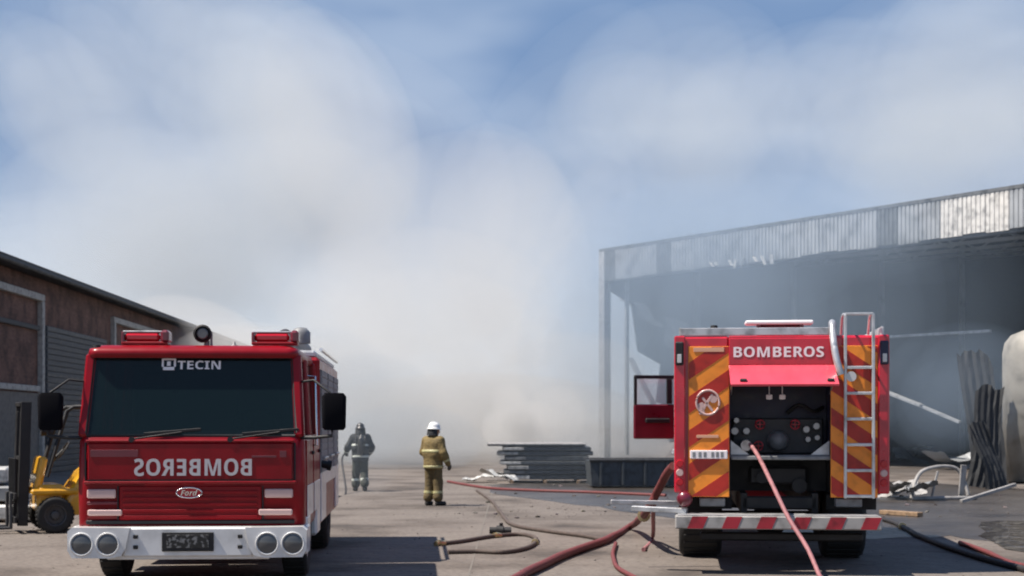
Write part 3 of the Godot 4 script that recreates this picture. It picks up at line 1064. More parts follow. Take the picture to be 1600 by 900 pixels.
	for k in 6:
		st = mb()
		var x := -1.10 + k * 0.395
		prism(st, PackedVector2Array([Vector2(x, 0.535), Vector2(x + 0.18, 0.535), Vector2(x + 0.24, 0.675), Vector2(x + 0.06, 0.675)]), 0.004, Transform3D(Basis(), Vector3(0, 0, 0.404)))
		obj("stripe", st, M.dull_red, step)
	st = mb()
	box(st, Vector3(0.0, 0.42, 0.0), Vector3(1.9, 0.10, 0.12), 0.02)
	obj("under_run_bar", st, M.black, t)
	# the folded-out stand at the left corner
	st = mb()
	bar(st, Vector3(-1.10, 0.78, -0.55), Vector3(-2.02, 0.80, -0.35), 0.05, 0.05)
	bar(st, Vector3(-1.10, 0.72, 0.05), Vector3(-1.75, 0.74, -0.05), 0.14, 0.06)
	obj("folding_arm", st, M.alu, t)
	st = mb()
	lathe(st, [Vector2(0.0, -0.05), Vector2(0.075, -0.05), Vector2(0.095, 0.0), Vector2(0.075, 0.05), Vector2(0.0, 0.05)], 16, Transform3D(Basis(Vector3.RIGHT, PI / 2), Vector3(-1.13, 0.86, 0.10)))
	obj("cap", st, M.dark_red, t)
	# --- roof: rails, light bar, corner lamp, ladder
	st = mb()
	for s in [-1.0, 1.0]:
		bar(st, Vector3(s * 1.18, 2.84, -0.05), Vector3(s * 1.18, 2.84, -5.6), 0.03, 0.10)
	bar(st, Vector3(-1.18, 2.84, -0.05), Vector3(0.62, 2.84, -0.05), 0.03, 0.09)
	obj("roof_rail", st, M.alu, t)
	st = mb()
	box(st, Vector3(0.0, 2.86, -0.28), Vector3(0.50, 0.13, 0.16), 0.02)
	for s in [-0.25, 0.25]:
		box(st, Vector3(s, 2.87, -0.26), Vector3(0.05, 0.17, 0.18), 0.01)
	var lbm := obj("light_bar_mount", st, M.dark_red, t)
	st = mb()
	box(st, Vector3(-0.01, 2.955, -0.26), Vector3(0.80, 0.05, 0.24), 0.015)
	obj("light_bar", st, M.white_letter, lbm)
	st = mb()
	cyl(st, Vector3(-0.78, 2.86, -0.1), Vector3(-0.78, 2.92, -0.1), 0.05, 0.04)
	obj("marker_lamp", st, M.black, t)
	st = mb()
	box(st, Vector3(0.0, 2.80, -2.9), Vector3(2.3, 0.03, 4.6), 0.0)
	obj("roof", st, M.alu, t)
	# ladder on the right of the rear
	st = mb()
	for x in [0.735, 1.055]:
		bar(st, Vector3(x, 0.88, 0.10), Vector3(x, 3.02, 0.10), 0.035, 0.035, Vector3.BACK)
		tube(st, smooth_path([Vector3(x, 3.0, 0.10), Vector3(x, 3.03, 0.06), Vector3(x, 3.02, -0.25), Vector3(x, 2.82, -0.40)], 0.05), 0.017, 6)
	bar(st, Vector3(0.735, 3.03, 0.10), Vector3(1.055, 3.03, 0.10), 0.03, 0.03)
	var lad := obj("ladder", st, M.alu, t)
	for k in 6:
		st = mb()
		bar(st, Vector3(0.735, 0.905 + k * 0.30, 0.10), Vector3(1.055, 0.905 + k * 0.30, 0.10), 0.03, 0.035)
		obj("rung", st, M.alu, lad)
	for y in [1.2, 2.4]:
		for x in [0.735, 1.055]:
			st = mb()
			bar(st, Vector3(x, y, 0.0), Vector3(x, y, 0.085), 0.02, 0.03)
			obj("bracket", st, M.alu, lad)
	# chromed tube curling over the hatch corner beside the ladder
	st = mb()
	tube(st, smooth_path([Vector3(0.68, 2.32, 0.16), Vector3(0.63, 2.5, 0.14), Vector3(0.60, 2.72, 0.08), Vector3(0.60, 2.92, -0.05), Vector3(0.62, 2.95, -0.3)], 0.05), 0.042, 8)
	obj("vent_tube", st, M.alu, t)
	st = mb()
	cyl(st, Vector3(0.80, 2.30, 0.05), Vector3(0.80, 2.30, 0.12), 0.05, 0.06)
	obj("work_lamp", st, M.bright_lamp, t)
	# --- cab ahead of the body, with the left door open
	st = mb()
	loft(st, [rrect(0.60, 1.18, -5.98, -7.9, 0.10), rrect(1.70, 1.20, -5.98, -7.92, 0.12)])
	loft(st, [rrect(2.45, 1.10, -5.98, -7.6, 0.10), rrect(2.62, 1.08, -5.98, -7.55, 0.12)])
	for s in [-1.0, 1.0]:
		for z in [-6.05, -7.75]:
			bar(st, Vector3(s * 1.13, 1.66, z), Vector3(s * 1.08, 2.5, z + (0.2 if z < -7 else 0.0)), 0.1, 0.1, Vector3.BACK)
	obj("cab", st, M.rear_red, t)
	var door := obj("open_door", open_door_panel(), M.dark_red, t)
	door.position = Vector3(-1.20, 0, -7.55)
	door.rotation.y = 0.28
	st = mb()
	for q in [[-0.76, 2.05, -0.76, 2.54], [-0.78, 2.53, 0.0, 2.53], [-0.012, 2.54, -0.012, 2.05]]:
		bar(st, Vector3(q[0], q[1], 0), Vector3(q[2], q[3], 0), 0.045, 0.06, Vector3.BACK if q[0] == q[2] else Vector3.UP)
	bar(st, Vector3(-0.18, 2.50, 0.012), Vector3(-0.18, 2.08, 0.012), 0.09, 0.05, Vector3.BACK)
	obj("window_frame", st, M.black, door)
	st = mb()
	box(st, Vector3(-0.39, 2.30, 0.0), Vector3(0.72, 0.44, 0.006), 0.0)
	obj("pane", st, M.clear, door)
	st = mb()
	box(st, Vector3(-0.39, 1.80, 0.05), Vector3(0.42, 0.08, 0.05), 0.015)
	obj("arm_rest", st, M.black, door)

func open_door_panel() -> SurfaceTool:
	var st := mb()
	box(st, Vector3(-0.39, 1.785, 0.0), Vector3(0.80, 0.58, 0.07), 0.02)
	return st

# ---------------------------------------------------------------- bodies
# One continuous surface round a set of bones (a, b, radius at a, radius at b), joined by a smooth minimum and meshed as surface nets.
# cuts are half-spaces (normal, offset) kept where normal . p <= offset.
func flesh(bones: Array, cell: float, blend: float, grow := 0.0, cuts := []) -> ArrayMesh:
	var lo := Vector3(1e9, 1e9, 1e9)
	var hi := -lo
	for b in bones:
		var r: float = maxf(b[2], b[3]) + grow + blend + cell * 2.0
		lo = lo.min(b[0] - Vector3.ONE * r).min(b[1] - Vector3.ONE * r)
		hi = hi.max(b[0] + Vector3.ONE * r).max(b[1] + Vector3.ONE * r)
	var nx := int((hi.x - lo.x) / cell) + 2
	var ny := int((hi.y - lo.y) / cell) + 2
	var nz := int((hi.z - lo.z) / cell) + 2
	var f := PackedFloat32Array()
	f.resize(nx * ny * nz)
	f.fill(1.0)
	for b in bones:
		var pa: Vector3 = b[0]
		var ab: Vector3 = b[1] - b[0]
		var l2 := maxf(ab.length_squared(), 1e-9)
		var ra: float = b[2] + grow
		var dr: float = b[3] - b[2]
		var r := maxf(ra, ra + dr) + blend + cell * 2.0
		var p0 := ((pa.min(b[1]) - Vector3.ONE * r - lo) / cell).floor().max(Vector3.ZERO)
		var p1 := ((pa.max(b[1]) + Vector3.ONE * r - lo) / cell).ceil().min(Vector3(nx - 1, ny - 1, nz - 1))
		for z in range(int(p0.z), int(p1.z) + 1):
			for y in range(int(p0.y), int(p1.y) + 1):
				var row := (z * ny + y) * nx
				for x in range(int(p0.x), int(p1.x) + 1):
					var d := lo + Vector3(x, y, z) * cell - pa
					var t := clampf(d.dot(ab) / l2, 0.0, 1.0)
					var v := (d - ab * t).length() - ra - dr * t
					var o := f[row + x]
					var h := maxf(blend - absf(o - v), 0.0)
					f[row + x] = minf(o, v) - h * h / (4.0 * blend)
	if cuts:
		for z in nz:
			for y in ny:
				for x in nx:
					var i := (z * ny + y) * nx + x
					if f[i] < 0.3:
						var p := lo + Vector3(x, y, z) * cell
						for c in cuts:
							f[i] = maxf(f[i], p.dot(c[0]) - c[1])
	# surface nets
	var st := SurfaceTool.new()
	st.begin(Mesh.PRIMITIVE_TRIANGLES)
	st.set_smooth_group(1)
	var at_cell := {}
	var step := [1, nx, nx * ny]
	var verts: Array[Vector3] = []
	for z in nz - 1:
		for y in ny - 1:
			var row := (z * ny + y) * nx
			for x in nx - 1:
				var i := row + x
				var inside := 0
				for k in 8:
					if f[i + (k & 1) + ((k >> 1) & 1) * nx + (k >> 2) * step[2]] < 0.0:
						inside += 1
				if inside == 0 or inside == 8:
					continue
				var sum := Vector3.ZERO
				var n := 0
				for k in 8:
					for ax in 3:
						if k & (1 << ax):
							continue
						var k2 := k | (1 << ax)
						var a := f[i + (k & 1) + ((k >> 1) & 1) * nx + (k >> 2) * step[2]]
						var b := f[i + (k2 & 1) + ((k2 >> 1) & 1) * nx + (k2 >> 2) * step[2]]
						if (a < 0.0) != (b < 0.0):
							var p := Vector3(k & 1, (k >> 1) & 1, k >> 2)
							p[ax] += a / (a - b)
							sum += p
							n += 1
				at_cell[i] = verts.size()
				verts.append(lo + (Vector3(x, y, z) + sum / n) * cell)
	for i in at_cell:
		for ax in 3:
			var v0 := f[i]
			var v1 := f[i + step[ax]] if i + step[ax] < f.size() else 1.0
			if (v0 < 0.0) == (v1 < 0.0):
				continue
			var s1: int = step[(ax + 1) % 3]
			var s2: int = step[(ax + 2) % 3]
			if not (at_cell.has(i - s1) and at_cell.has(i - s2) and at_cell.has(i - s1 - s2)):
				continue
			var q: Array[Vector3] = [verts[at_cell[i]], verts[at_cell[i - s1]], verts[at_cell[i - s1 - s2]], verts[at_cell[i - s2]]]
			var nn := Vector3.ZERO
			nn[ax] = 1.0 if v0 < 0.0 else -1.0
			var order := [0, 1, 2, 0, 2, 3]
			if (q[1] - q[0]).cross(q[2] - q[0]).dot(nn) + (q[2] - q[0]).cross(q[3] - q[0]).dot(nn) > 0.0:
				order = [0, 2, 1, 0, 3, 2]
			for k in order:
				st.add_vertex(q[k])
	st.generate_normals()
	return st.commit()

# A hand at the wrist, pointing along dir, palm towards palm_n, fingers curled by curl (0 straight, 1 fist). side is +1 for the right hand.
func hand_bones(wrist: Vector3, dir: Vector3, palm_n: Vector3, side: float, curl: float) -> Array:
	var b: Array = []
	dir = dir.normalized()
	palm_n = (palm_n - dir * palm_n.dot(dir)).normalized()
	var across := dir.cross(palm_n) * side     # towards the thumb
	var knuckle := wrist + dir * 0.085
	for k in 4:
		b.append([wrist + across * (0.012 - 0.008 * k), knuckle + across * (0.030 - 0.020 * k), 0.020, 0.014])
	var lens := [0.072, 0.080, 0.075, 0.058]
	for k in 4:
		var base := knuckle + across * (0.031 - 0.021 * k)
		var d1 := dir.rotated(dir.cross(palm_n).normalized(), curl * (0.7 + 0.08 * k))
		var d2 := dir.rotated(dir.cross(palm_n).normalized(), curl * (1.7 + 0.1 * k))
		var mid: Vector3 = base + d1 * lens[k] * 0.5
		b.append([base, mid, 0.0105, 0.0098])
		b.append([mid, mid + d2 * lens[k] * 0.5, 0.0098, 0.0085])
	var th := wrist + dir * 0.03 + across * 0.028
	var tm := th + (dir * 0.7 + across * 0.6 + palm_n * 0.3).normalized() * 0.045
	b.append([th, tm, 0.014, 0.012])
	b.append([tm, tm + (dir * 0.9 + across * 0.15 + palm_n * 0.35).normalized() * 0.035, 0.0115, 0.0095])
	return b

func firefighter(called: String, label: String, where: Vector3, turn: float, pose: Dictionary, look: Dictionary) -> void:
	var t := thing(called, label, "person", where, turn, "")
	var j: Dictionary = pose
	var head: Vector3 = j.head
	var face: Vector3 = j.face     # the way the head looks
	var fr := Basis.looking_at(face, Vector3.UP)   # -z is forward
	# body: skin, all one surface
	var bones: Array = []
	for s in ["l", "r"]:
		var sg := -1.0 if s == "l" else 1.0
		bones.append([Vector3(sg * 0.09, 0.93, 0.0), j["knee_" + s], 0.085, 0.055])
		bones.append([j["knee_" + s], j["ankle_" + s], 0.055, 0.040])
		bones.append([j["ankle_" + s], j["ankle_" + s] + j["toe_" + s], 0.042, 0.035])
		bones.append([Vector3(sg * 0.17, 1.40, 0.0), j["elbow_" + s], 0.055, 0.042])
		bones.append([j["elbow_" + s], j["wrist_" + s], 0.042, 0.030])
		bones.append([Vector3(sg * 0.07, 1.30, 0.0), Vector3(sg * 0.17, 1.40, 0.0), 0.10, 0.06])
	bones.append([Vector3(-0.06, 0.96, 0.0), Vector3(0.06, 0.96, 0.0), 0.12, 0.12])
	bones.append([Vector3(0, 0.98, 0.0), Vector3(0, 1.32, 0.0), 0.12, 0.14])
	bones.append([Vector3(0, 1.40, 0.0), head + Vector3(0, -0.06, 0.01), 0.062, 0.055])
	bones.append([head + fr * Vector3(0, 0.03, 0.025), head + fr * Vector3(0, 0.02, -0.02), 0.088, 0.082])
	bones.append([head + fr * Vector3(0, -0.05, -0.035), head + fr * Vector3(0, -0.085, -0.055), 0.058, 0.036])
	var skin: Color = look.skin
	var glove: Color = look.glove
	var body := obj("body", flesh(bones, 0.013, 0.05), mat(skin, 0.6), t)
	# face: nose, brow, lips, ears on a finer grid
	var hb: Array = [
		[head + fr * Vector3(0, 0.03, 0.02), head + fr * Vector3(0, 0.02, -0.022), 0.090, 0.083],
		[head + fr * Vector3(0, -0.05, -0.035), head + fr * Vector3(0, -0.087, -0.057), 0.059, 0.036],
		[head + fr * Vector3(0, 0.012, -0.098), head + fr * Vector3(0, -0.028, -0.118), 0.010, 0.016],
		[head + fr * Vector3(-0.04, 0.03, -0.088), head + fr * Vector3(0.04, 0.03, -0.088), 0.014, 0.014],
		[head + fr * Vector3(-0.02, -0.062, -0.093), head + fr * Vector3(0.02, -0.062, -0.093), 0.010, 0.010],
	]
	for s in [-1.0, 1.0]:
		hb.append([head + fr * Vector3(s * 0.085, 0.02, 0.01), head + fr * Vector3(s * 0.088, -0.03, 0.005), 0.016, 0.012])
		hb.append([head + fr * Vector3(s * 0.05, -0.02, -0.07), head + fr * Vector3(s * 0.05, -0.025, -0.065), 0.026, 0.026])
	obj("face", flesh(hb, 0.006, 0.018), mat(skin, 0.55), t)
	for s in [-1.0, 1.0]:
		var e := mb()
		lathe(e, [Vector2(0, -0.012), Vector2(0.009, -0.008), Vector2(0.012, 0), Vector2(0.009, 0.008), Vector2(0, 0.012)], 10, Transform3D(Basis(), head + fr * Vector3(s * 0.033, 0.012, -0.094)))
		obj("eye", e, mat(Color(0.1, 0.08, 0.07), 0.2), t)
	for s in ["l", "r"]:
		var sg := -1.0 if s == "l" else 1.0
		obj("glove", flesh(hand_bones(j["wrist_" + s], j["wrist_" + s] - j["elbow_" + s] + Vector3(0, -0.05, -0.03), Vector3(-sg, 0, -0.3), sg, j["curl_" + s]), 0.005, 0.012, 0.003), mat(glove, 0.8), t)
	# turnout trousers and boots
	var tr: Array = []
	var bt: Array = []
	for s in ["l", "r"]:
		var sg := -1.0 if s == "l" else 1.0
		var k: Vector3 = j["knee_" + s]
		var a: Vector3 = j["ankle_" + s]
		tr.append([Vector3(sg * 0.085, 0.95, 0.0), k, 0.125, 0.098])
		tr.append([k + Vector3(0.0, 0.02, -0.015), a + Vector3(0, 0.08, 0), 0.102, 0.096])
		tr.append([k.lerp(a, 0.72) + Vector3(0.01, 0, 0.01), k.lerp(a, 0.74) - Vector3(0.01, 0, 0.01), 0.102, 0.102])
		bt.append([a + Vector3(0, 0.16, 0.0), a + Vector3(0, -0.02, 0.0), 0.070, 0.058])
		bt.append([a + Vector3(0, -0.035, 0.02), a + j["toe_" + s] + Vector3(0, 0.0, 0), 0.056, 0.048])
	tr.append([Vector3(-0.05, 1.0, 0), Vector3(0.05, 1.0, 0), 0.15, 0.15])
	obj("trousers", flesh(tr, 0.014, 0.03), look.trouser, t)
	obj("boots", flesh(bt, 0.012, 0.025, 0.0, [[Vector3.DOWN, 0.0]]), M.rubber, t)
	# coat: loose, hanging below the hips
	var ct: Array = [
		[Vector3(-0.07, 0.84, 0.0), Vector3(-0.07, 1.30, 0.005), 0.150, 0.150],
		[Vector3(0.07, 0.84, 0.0), Vector3(0.07, 1.30, 0.005), 0.150, 0.150],
		[Vector3(0.0, 0.86, 0.015), Vector3(0.0, 1.36, 0.02), 0.150, 0.130],
		[Vector3(-0.16, 1.385, 0.0), Vector3(0.16, 1.385, 0.0), 0.098, 0.098],
		[Vector3(0, 1.38, 0.0), Vector3(0, 1.50, 0.0), 0.115, 0.085],
		[Vector3(-0.12, 1.12, 0.05), Vector3(0.10, 1.10, 0.06), 0.115, 0.115],
	]
	for s in ["l", "r"]:
		var sg := -1.0 if s == "l" else 1.0
		var e: Vector3 = j["elbow_" + s]
		var w: Vector3 = j["wrist_" + s]
		ct.append([Vector3(sg * 0.185, 1.385, 0.0), e, 0.092, 0.074])
		ct.append([e, w, 0.076, 0.062])
		ct.append([e.lerp(w, 0.35), e.lerp(w, 0.37), 0.079, 0.079])
	var hem: Array = [[Vector3.DOWN, -0.78]]
	obj("coat", flesh(ct, 0.014, 0.05, 0.0, hem), look.coat, t)
	# reflective bands round coat, sleeves and trouser legs
	var torso := ct.slice(0, 4) + [ct[5]]
	for y in look.bands:
		obj("reflective_band", flesh(torso, 0.014, 0.05, 0.009, [[Vector3.UP, y + 0.028], [Vector3.DOWN, -y + 0.028]]), look.band, t)
	for s in ["l", "r"]:
		for q in [[j["elbow_" + s], j["wrist_" + s], 0.66, 0.076], [j["knee_" + s], j["ankle_" + s], 0.50, 0.110]]:
			var c: Vector3 = q[0].lerp(q[1], q[2])
			var d: Vector3 = (q[1] - q[0]).normalized() * 0.026
			var st := mb()
			cyl(st, c - d, c + d, q[3], q[3], 18)
			obj("reflective_band", st, look.band, t)
	# helmet with brim, ridge and neck curtain
	var hx := Transform3D(fr, head)
	var hm := mb()
	lathe(hm, [Vector2(0.150, 0.035), Vector2(0.152, 0.045), Vector2(0.118, 0.060), Vector2(0.116, 0.10), Vector2(0.100, 0.145), Vector2(0.062, 0.178), Vector2(0.0, 0.188)], 24, hx * Transform3D(Basis().scaled(Vector3(0.92, 1, 1.12)), Vector3(0, -0.005, 0.01)))
	for k in 7:
		var a := -1.1 + k * 0.37
		box(hm, hx * Vector3(0, 0.075 + cos(a) * 0.115, 0.01 + sin(a) * 0.128), Vector3(0.018, 0.022, 0.06), 0.005, hx.basis * Basis(Vector3.RIGHT, a))
	var helm := obj("helmet", hm, look.helmet, t)
	var cu: Array = []
	for i in 2:
		var ring: Array = []
		for k in 13:
			var a := -0.2 + (PI + 0.4) * k / 12.0
			var r := 0.122 + i * 0.018
			ring.append(hx * Vector3(cos(a) * r, 0.045 - i * 0.15, sin(a) * r * 1.1 + 0.01))
		cu.append(ring)
	var cs := mb()
	for k in 12:
		quad(cs, cu[0][k], cu[0][k + 1], cu[1][k + 1], cu[1][k], cu[0][k] - head)
	obj("neck_curtain", cs, look.curtain, helm)
	if look.has("tank"):
		var st := mb()
		lathe(st, [Vector2(0, -0.27), Vector2(0.05, -0.26), Vector2(0.075, -0.22), Vector2(0.075, 0.16), Vector2(0.05, 0.21), Vector2(0.02, 0.22), Vector2(0.02, 0.27), Vector2(0, 0.27)], 16, Transform3D(Basis(Vector3.FORWARD, 0.05), Vector3(0, 1.20, 0.245)))
		obj("air_cylinder", st, look.tank, t)
		st = mb()
		for s in [-1.0, 1.0]:
			tube(st, smooth_path([Vector3(s * 0.08, 1.0, 0.20), Vector3(s * 0.11, 1.3, 0.20), Vector3(s * 0.12, 1.49, 0.03), Vector3(s * 0.12, 1.40, -0.14), Vector3(s * 0.11, 1.05, -0.175)], 0.06), 0.018, 6)
		obj("harness", st, M.black, t)

func fabric(lin: Color, seed_: int) -> StandardMaterial3D:
	var m := mat(lin, 0.9, 0.0, true, 2.2)
	m.normal_enabled = true
	m.normal_texture = noise_tex(seed_, 0.03, [], 256, 4, FastNoiseLite.TYPE_SIMPLEX_SMOOTH, 6.0)
	m.normal_scale = 0.8
	return m

func build_people() -> void:
	var tan := fabric(Color(0.20, 0.145, 0.055), 21)
	var dark := fabric(Color(0.022, 0.026, 0.030), 22)
	var band := mat(Color(0.40, 0.38, 0.20), 0.4)
	var silver := mat(Color(0.48, 0.52, 0.48), 0.4)
	firefighter("firefighter", "person in tan turnout gear and white helmet standing with back turned, arm hanging", on_ground(677, 790), -0.55, {
		"head": Vector3(0.015, 1.60, -0.02), "face": Vector3(0.55, -0.06, -0.85),
		"knee_l": Vector3(-0.10, 0.49, -0.01), "ankle_l": Vector3(-0.115, 0.085, 0.03), "toe_l": Vector3(-0.03, -0.04, -0.16),
		"knee_r": Vector3(0.10, 0.49, -0.03), "ankle_r": Vector3(0.115, 0.085, -0.01), "toe_r": Vector3(0.05, -0.04, -0.16),
		"elbow_l": Vector3(-0.285, 1.14, -0.03), "wrist_l": Vector3(-0.16, 1.02, -0.24), "curl_l": 0.6,
		"elbow_r": Vector3(0.275, 1.13, 0.02), "wrist_r": Vector3(0.33, 0.90, -0.07), "curl_r": 0.45,
	}, {"skin": Color(0.30, 0.16, 0.10), "glove": Color(0.05, 0.045, 0.04), "coat": tan, "trouser": fabric(Color(0.13, 0.095, 0.04), 23), "band": band, "bands": [0.83, 1.17], "helmet": mat(Color(0.75, 0.75, 0.73), 0.35), "curtain": dark})
	firefighter("firefighter", "person in dark turnout gear with pale bands and black air cylinder, walking into the smoke", on_ground(563, 767.5), 0.12, {
		"head": Vector3(0.0, 1.585, -0.05), "face": Vector3(-0.1, -0.1, -1.0),
		"knee_l": Vector3(-0.11, 0.50, -0.05), "ankle_l": Vector3(-0.12, 0.085, -0.02), "toe_l": Vector3(-0.03, -0.04, -0.16),
		"knee_r": Vector3(0.10, 0.50, 0.03), "ankle_r": Vector3(0.11, 0.10, 0.16), "toe_r": Vector3(0.02, -0.055, -0.15),
		"elbow_l": Vector3(-0.32, 1.16, 0.0), "wrist_l": Vector3(-0.36, 1.0, -0.20), "curl_l": 0.9,
		"elbow_r": Vector3(0.30, 1.14, 0.02), "wrist_r": Vector3(0.26, 1.0, -0.20), "curl_r": 0.9,
	}, {"skin": Color(0.28, 0.15, 0.10), "glove": Color(0.02, 0.02, 0.02), "coat": dark, "trouser": fabric(Color(0.03, 0.036, 0.028), 24), "band": silver, "bands": [0.90, 1.20], "helmet": mat(Color(0.03, 0.03, 0.032), 0.4), "curtain": dark, "tank": mat(Color(0.03, 0.03, 0.03), 0.4)})

# ---------------------------------------------------------------- the ground
func ground_material(dark: float, rough: float) -> StandardMaterial3D:
	var m := StandardMaterial3D.new()
	m.albedo_color = Color(0.182 * dark, 0.158 * dark, 0.137 * dark).linear_to_srgb()
	m.roughness = rough
	m.albedo_texture = noise_tex(5, 0.006, [[0.0, Color(0.50, 0.48, 0.48)], [0.3, Color(0.80, 0.78, 0.77)], [0.55, Color(0.93, 0.92, 0.92)], [1.0, 1.0]], 1024, 7)
	m.uv1_triplanar = true
	m.uv1_world_triplanar = true
	m.uv1_scale = Vector3.ONE / 19.0
	m.detail_enabled = true
	m.detail_blend_mode = BaseMaterial3D.BLEND_MODE_MUL
	m.detail_albedo = noise_tex(6, 0.05, [[0.0, 0.70], [0.4, 0.9], [1.0, 1.0]], 512, 5)
	m.detail_uv_layer = BaseMaterial3D.DETAIL_UV_2
	m.uv2_triplanar = true
	m.uv2_world_triplanar = true
	m.uv2_scale = Vector3.ONE / 2.6
	m.normal_enabled = true
	m.normal_texture = noise_tex(8, 0.06, [], 512, 5, FastNoiseLite.TYPE_SIMPLEX_SMOOTH, 3.0)
	m.normal_scale = 0.35
	return m

func blob(st: SurfaceTool, pts: Array, y: float) -> void:
	var p := PackedVector2Array()
	for i in pts.size():
		var a: Vector3 = pts[i]
		var b: Vector3 = pts[(i + 1) % pts.size()]
		for k in 5:
			var q := a.lerp(b, k / 5.0) + Vector3(rng.randf_range(-0.18, 0.18), 0, rng.randf_range(-0.35, 0.35))
			p.append(Vector2(q.x, q.z))
	var ix := Geometry2D.triangulate_polygon(p)
	for k in range(0, ix.size(), 3):
		tri(st, Vector3(p[ix[k]].x, y, p[ix[k]].y), Vector3(p[ix[k + 1]].x, y, p[ix[k + 1]].y), Vector3(p[ix[k + 2]].x, y, p[ix[k + 2]].y), Vector3.UP)

func build_ground() -> void:
	var st := mb()
	box(st, Vector3(0, -0.1, -200), Vector3(700, 0.2, 500), 0.0)
	struct("ground", st, ground_material(1.0, 0.9))
	# soaked concrete by the warehouse and under the rear engine
	st = mb()
	blob(st, [on_ground(930, 792), on_ground(1060, 812), on_ground(1300, 845), on_ground(1480, 838), on_ground(1640, 858), on_ground(1700, 770), on_ground(1400, 752), on_ground(1000, 752), on_ground(760, 757), on_ground(775, 772)], 0.004)
	struct("wet_ground", st, ground_material(0.40, 0.35))
	st = mb()
	blob(st, [on_ground(1520, 815), on_ground(1560, 858), on_ground(1680, 872), on_ground(1720, 812)], 0.008)
	struct("puddle", st, ground_material(0.30, 0.12))
	# grit, chips and scraps strewn over the yard, thicker by the fire
	var chip := mb()
	box(chip, Vector3.ZERO, Vector3(1.0, 0.35, 0.7), 0.12)
	var mm := MultiMesh.new()
	mm.transform_format = MultiMesh.TRANSFORM_3D
	mm.use_colors = true
	mm.mesh = commit(chip)
	mm.instance_count = 1500
	for i in 1500:
		var far := rng.randf()
		var p := on_ground(rng.randf_range(700, 1600), rng.randf_range(750, 810)) if far < 0.75 else Vector3(rng.randf_range(-9, 7), 0, -rng.randf_range(15, 36))
		var size := rng.randf_range(0.012, 0.03) if far > 0.06 else rng.randf_range(0.04, 0.10)
		mm.set_instance_transform(i, Transform3D(Basis.from_euler(Vector3(rng.randf_range(-0.3, 0.3), rng.randf_range(0, TAU), rng.randf_range(-0.3, 0.3))).scaled(Vector3.ONE * size), p + Vector3(0, size * 0.15, 0)))
		var v := rng.randf_range(0.03, 0.16)
		mm.set_instance_color(i, Color(v, v * rng.randf_range(0.75, 0.95), v * rng.randf_range(0.65, 0.9)))
	var rub := MultiMeshInstance3D.new()
	rub.name = "rubble"
	rub.multimesh = mm
	var rm := mat(Color(1, 1, 1), 0.9)
	rm.vertex_color_use_as_albedo = true
	rub.material_override = rm
	add_child(rub)
	rub.set_meta("kind", "stuff")
	rub.set_meta("label", "grit and small charred scraps strewn across the yard")
	# sealed joints between the slabs of the yard
	var jm := mat(Color(0.13, 0.115, 0.10), 0.9)
	for k in 3:
		st = mb()
		var x := -8.1 + k * 7.6
		box(st, Vector3(x, 0.0, -60), Vector3(0.025, 0.006, 110), 0.0)
		struct("ground_joint", st, jm)
	for z in [13.0, 21.9, 30.8]:
		st = mb()
		box(st, Vector3(-2.0, 0.0, -z), Vector3(34.0, 0.003, 0.025), 0.0)
		struct("ground_joint", st, jm)

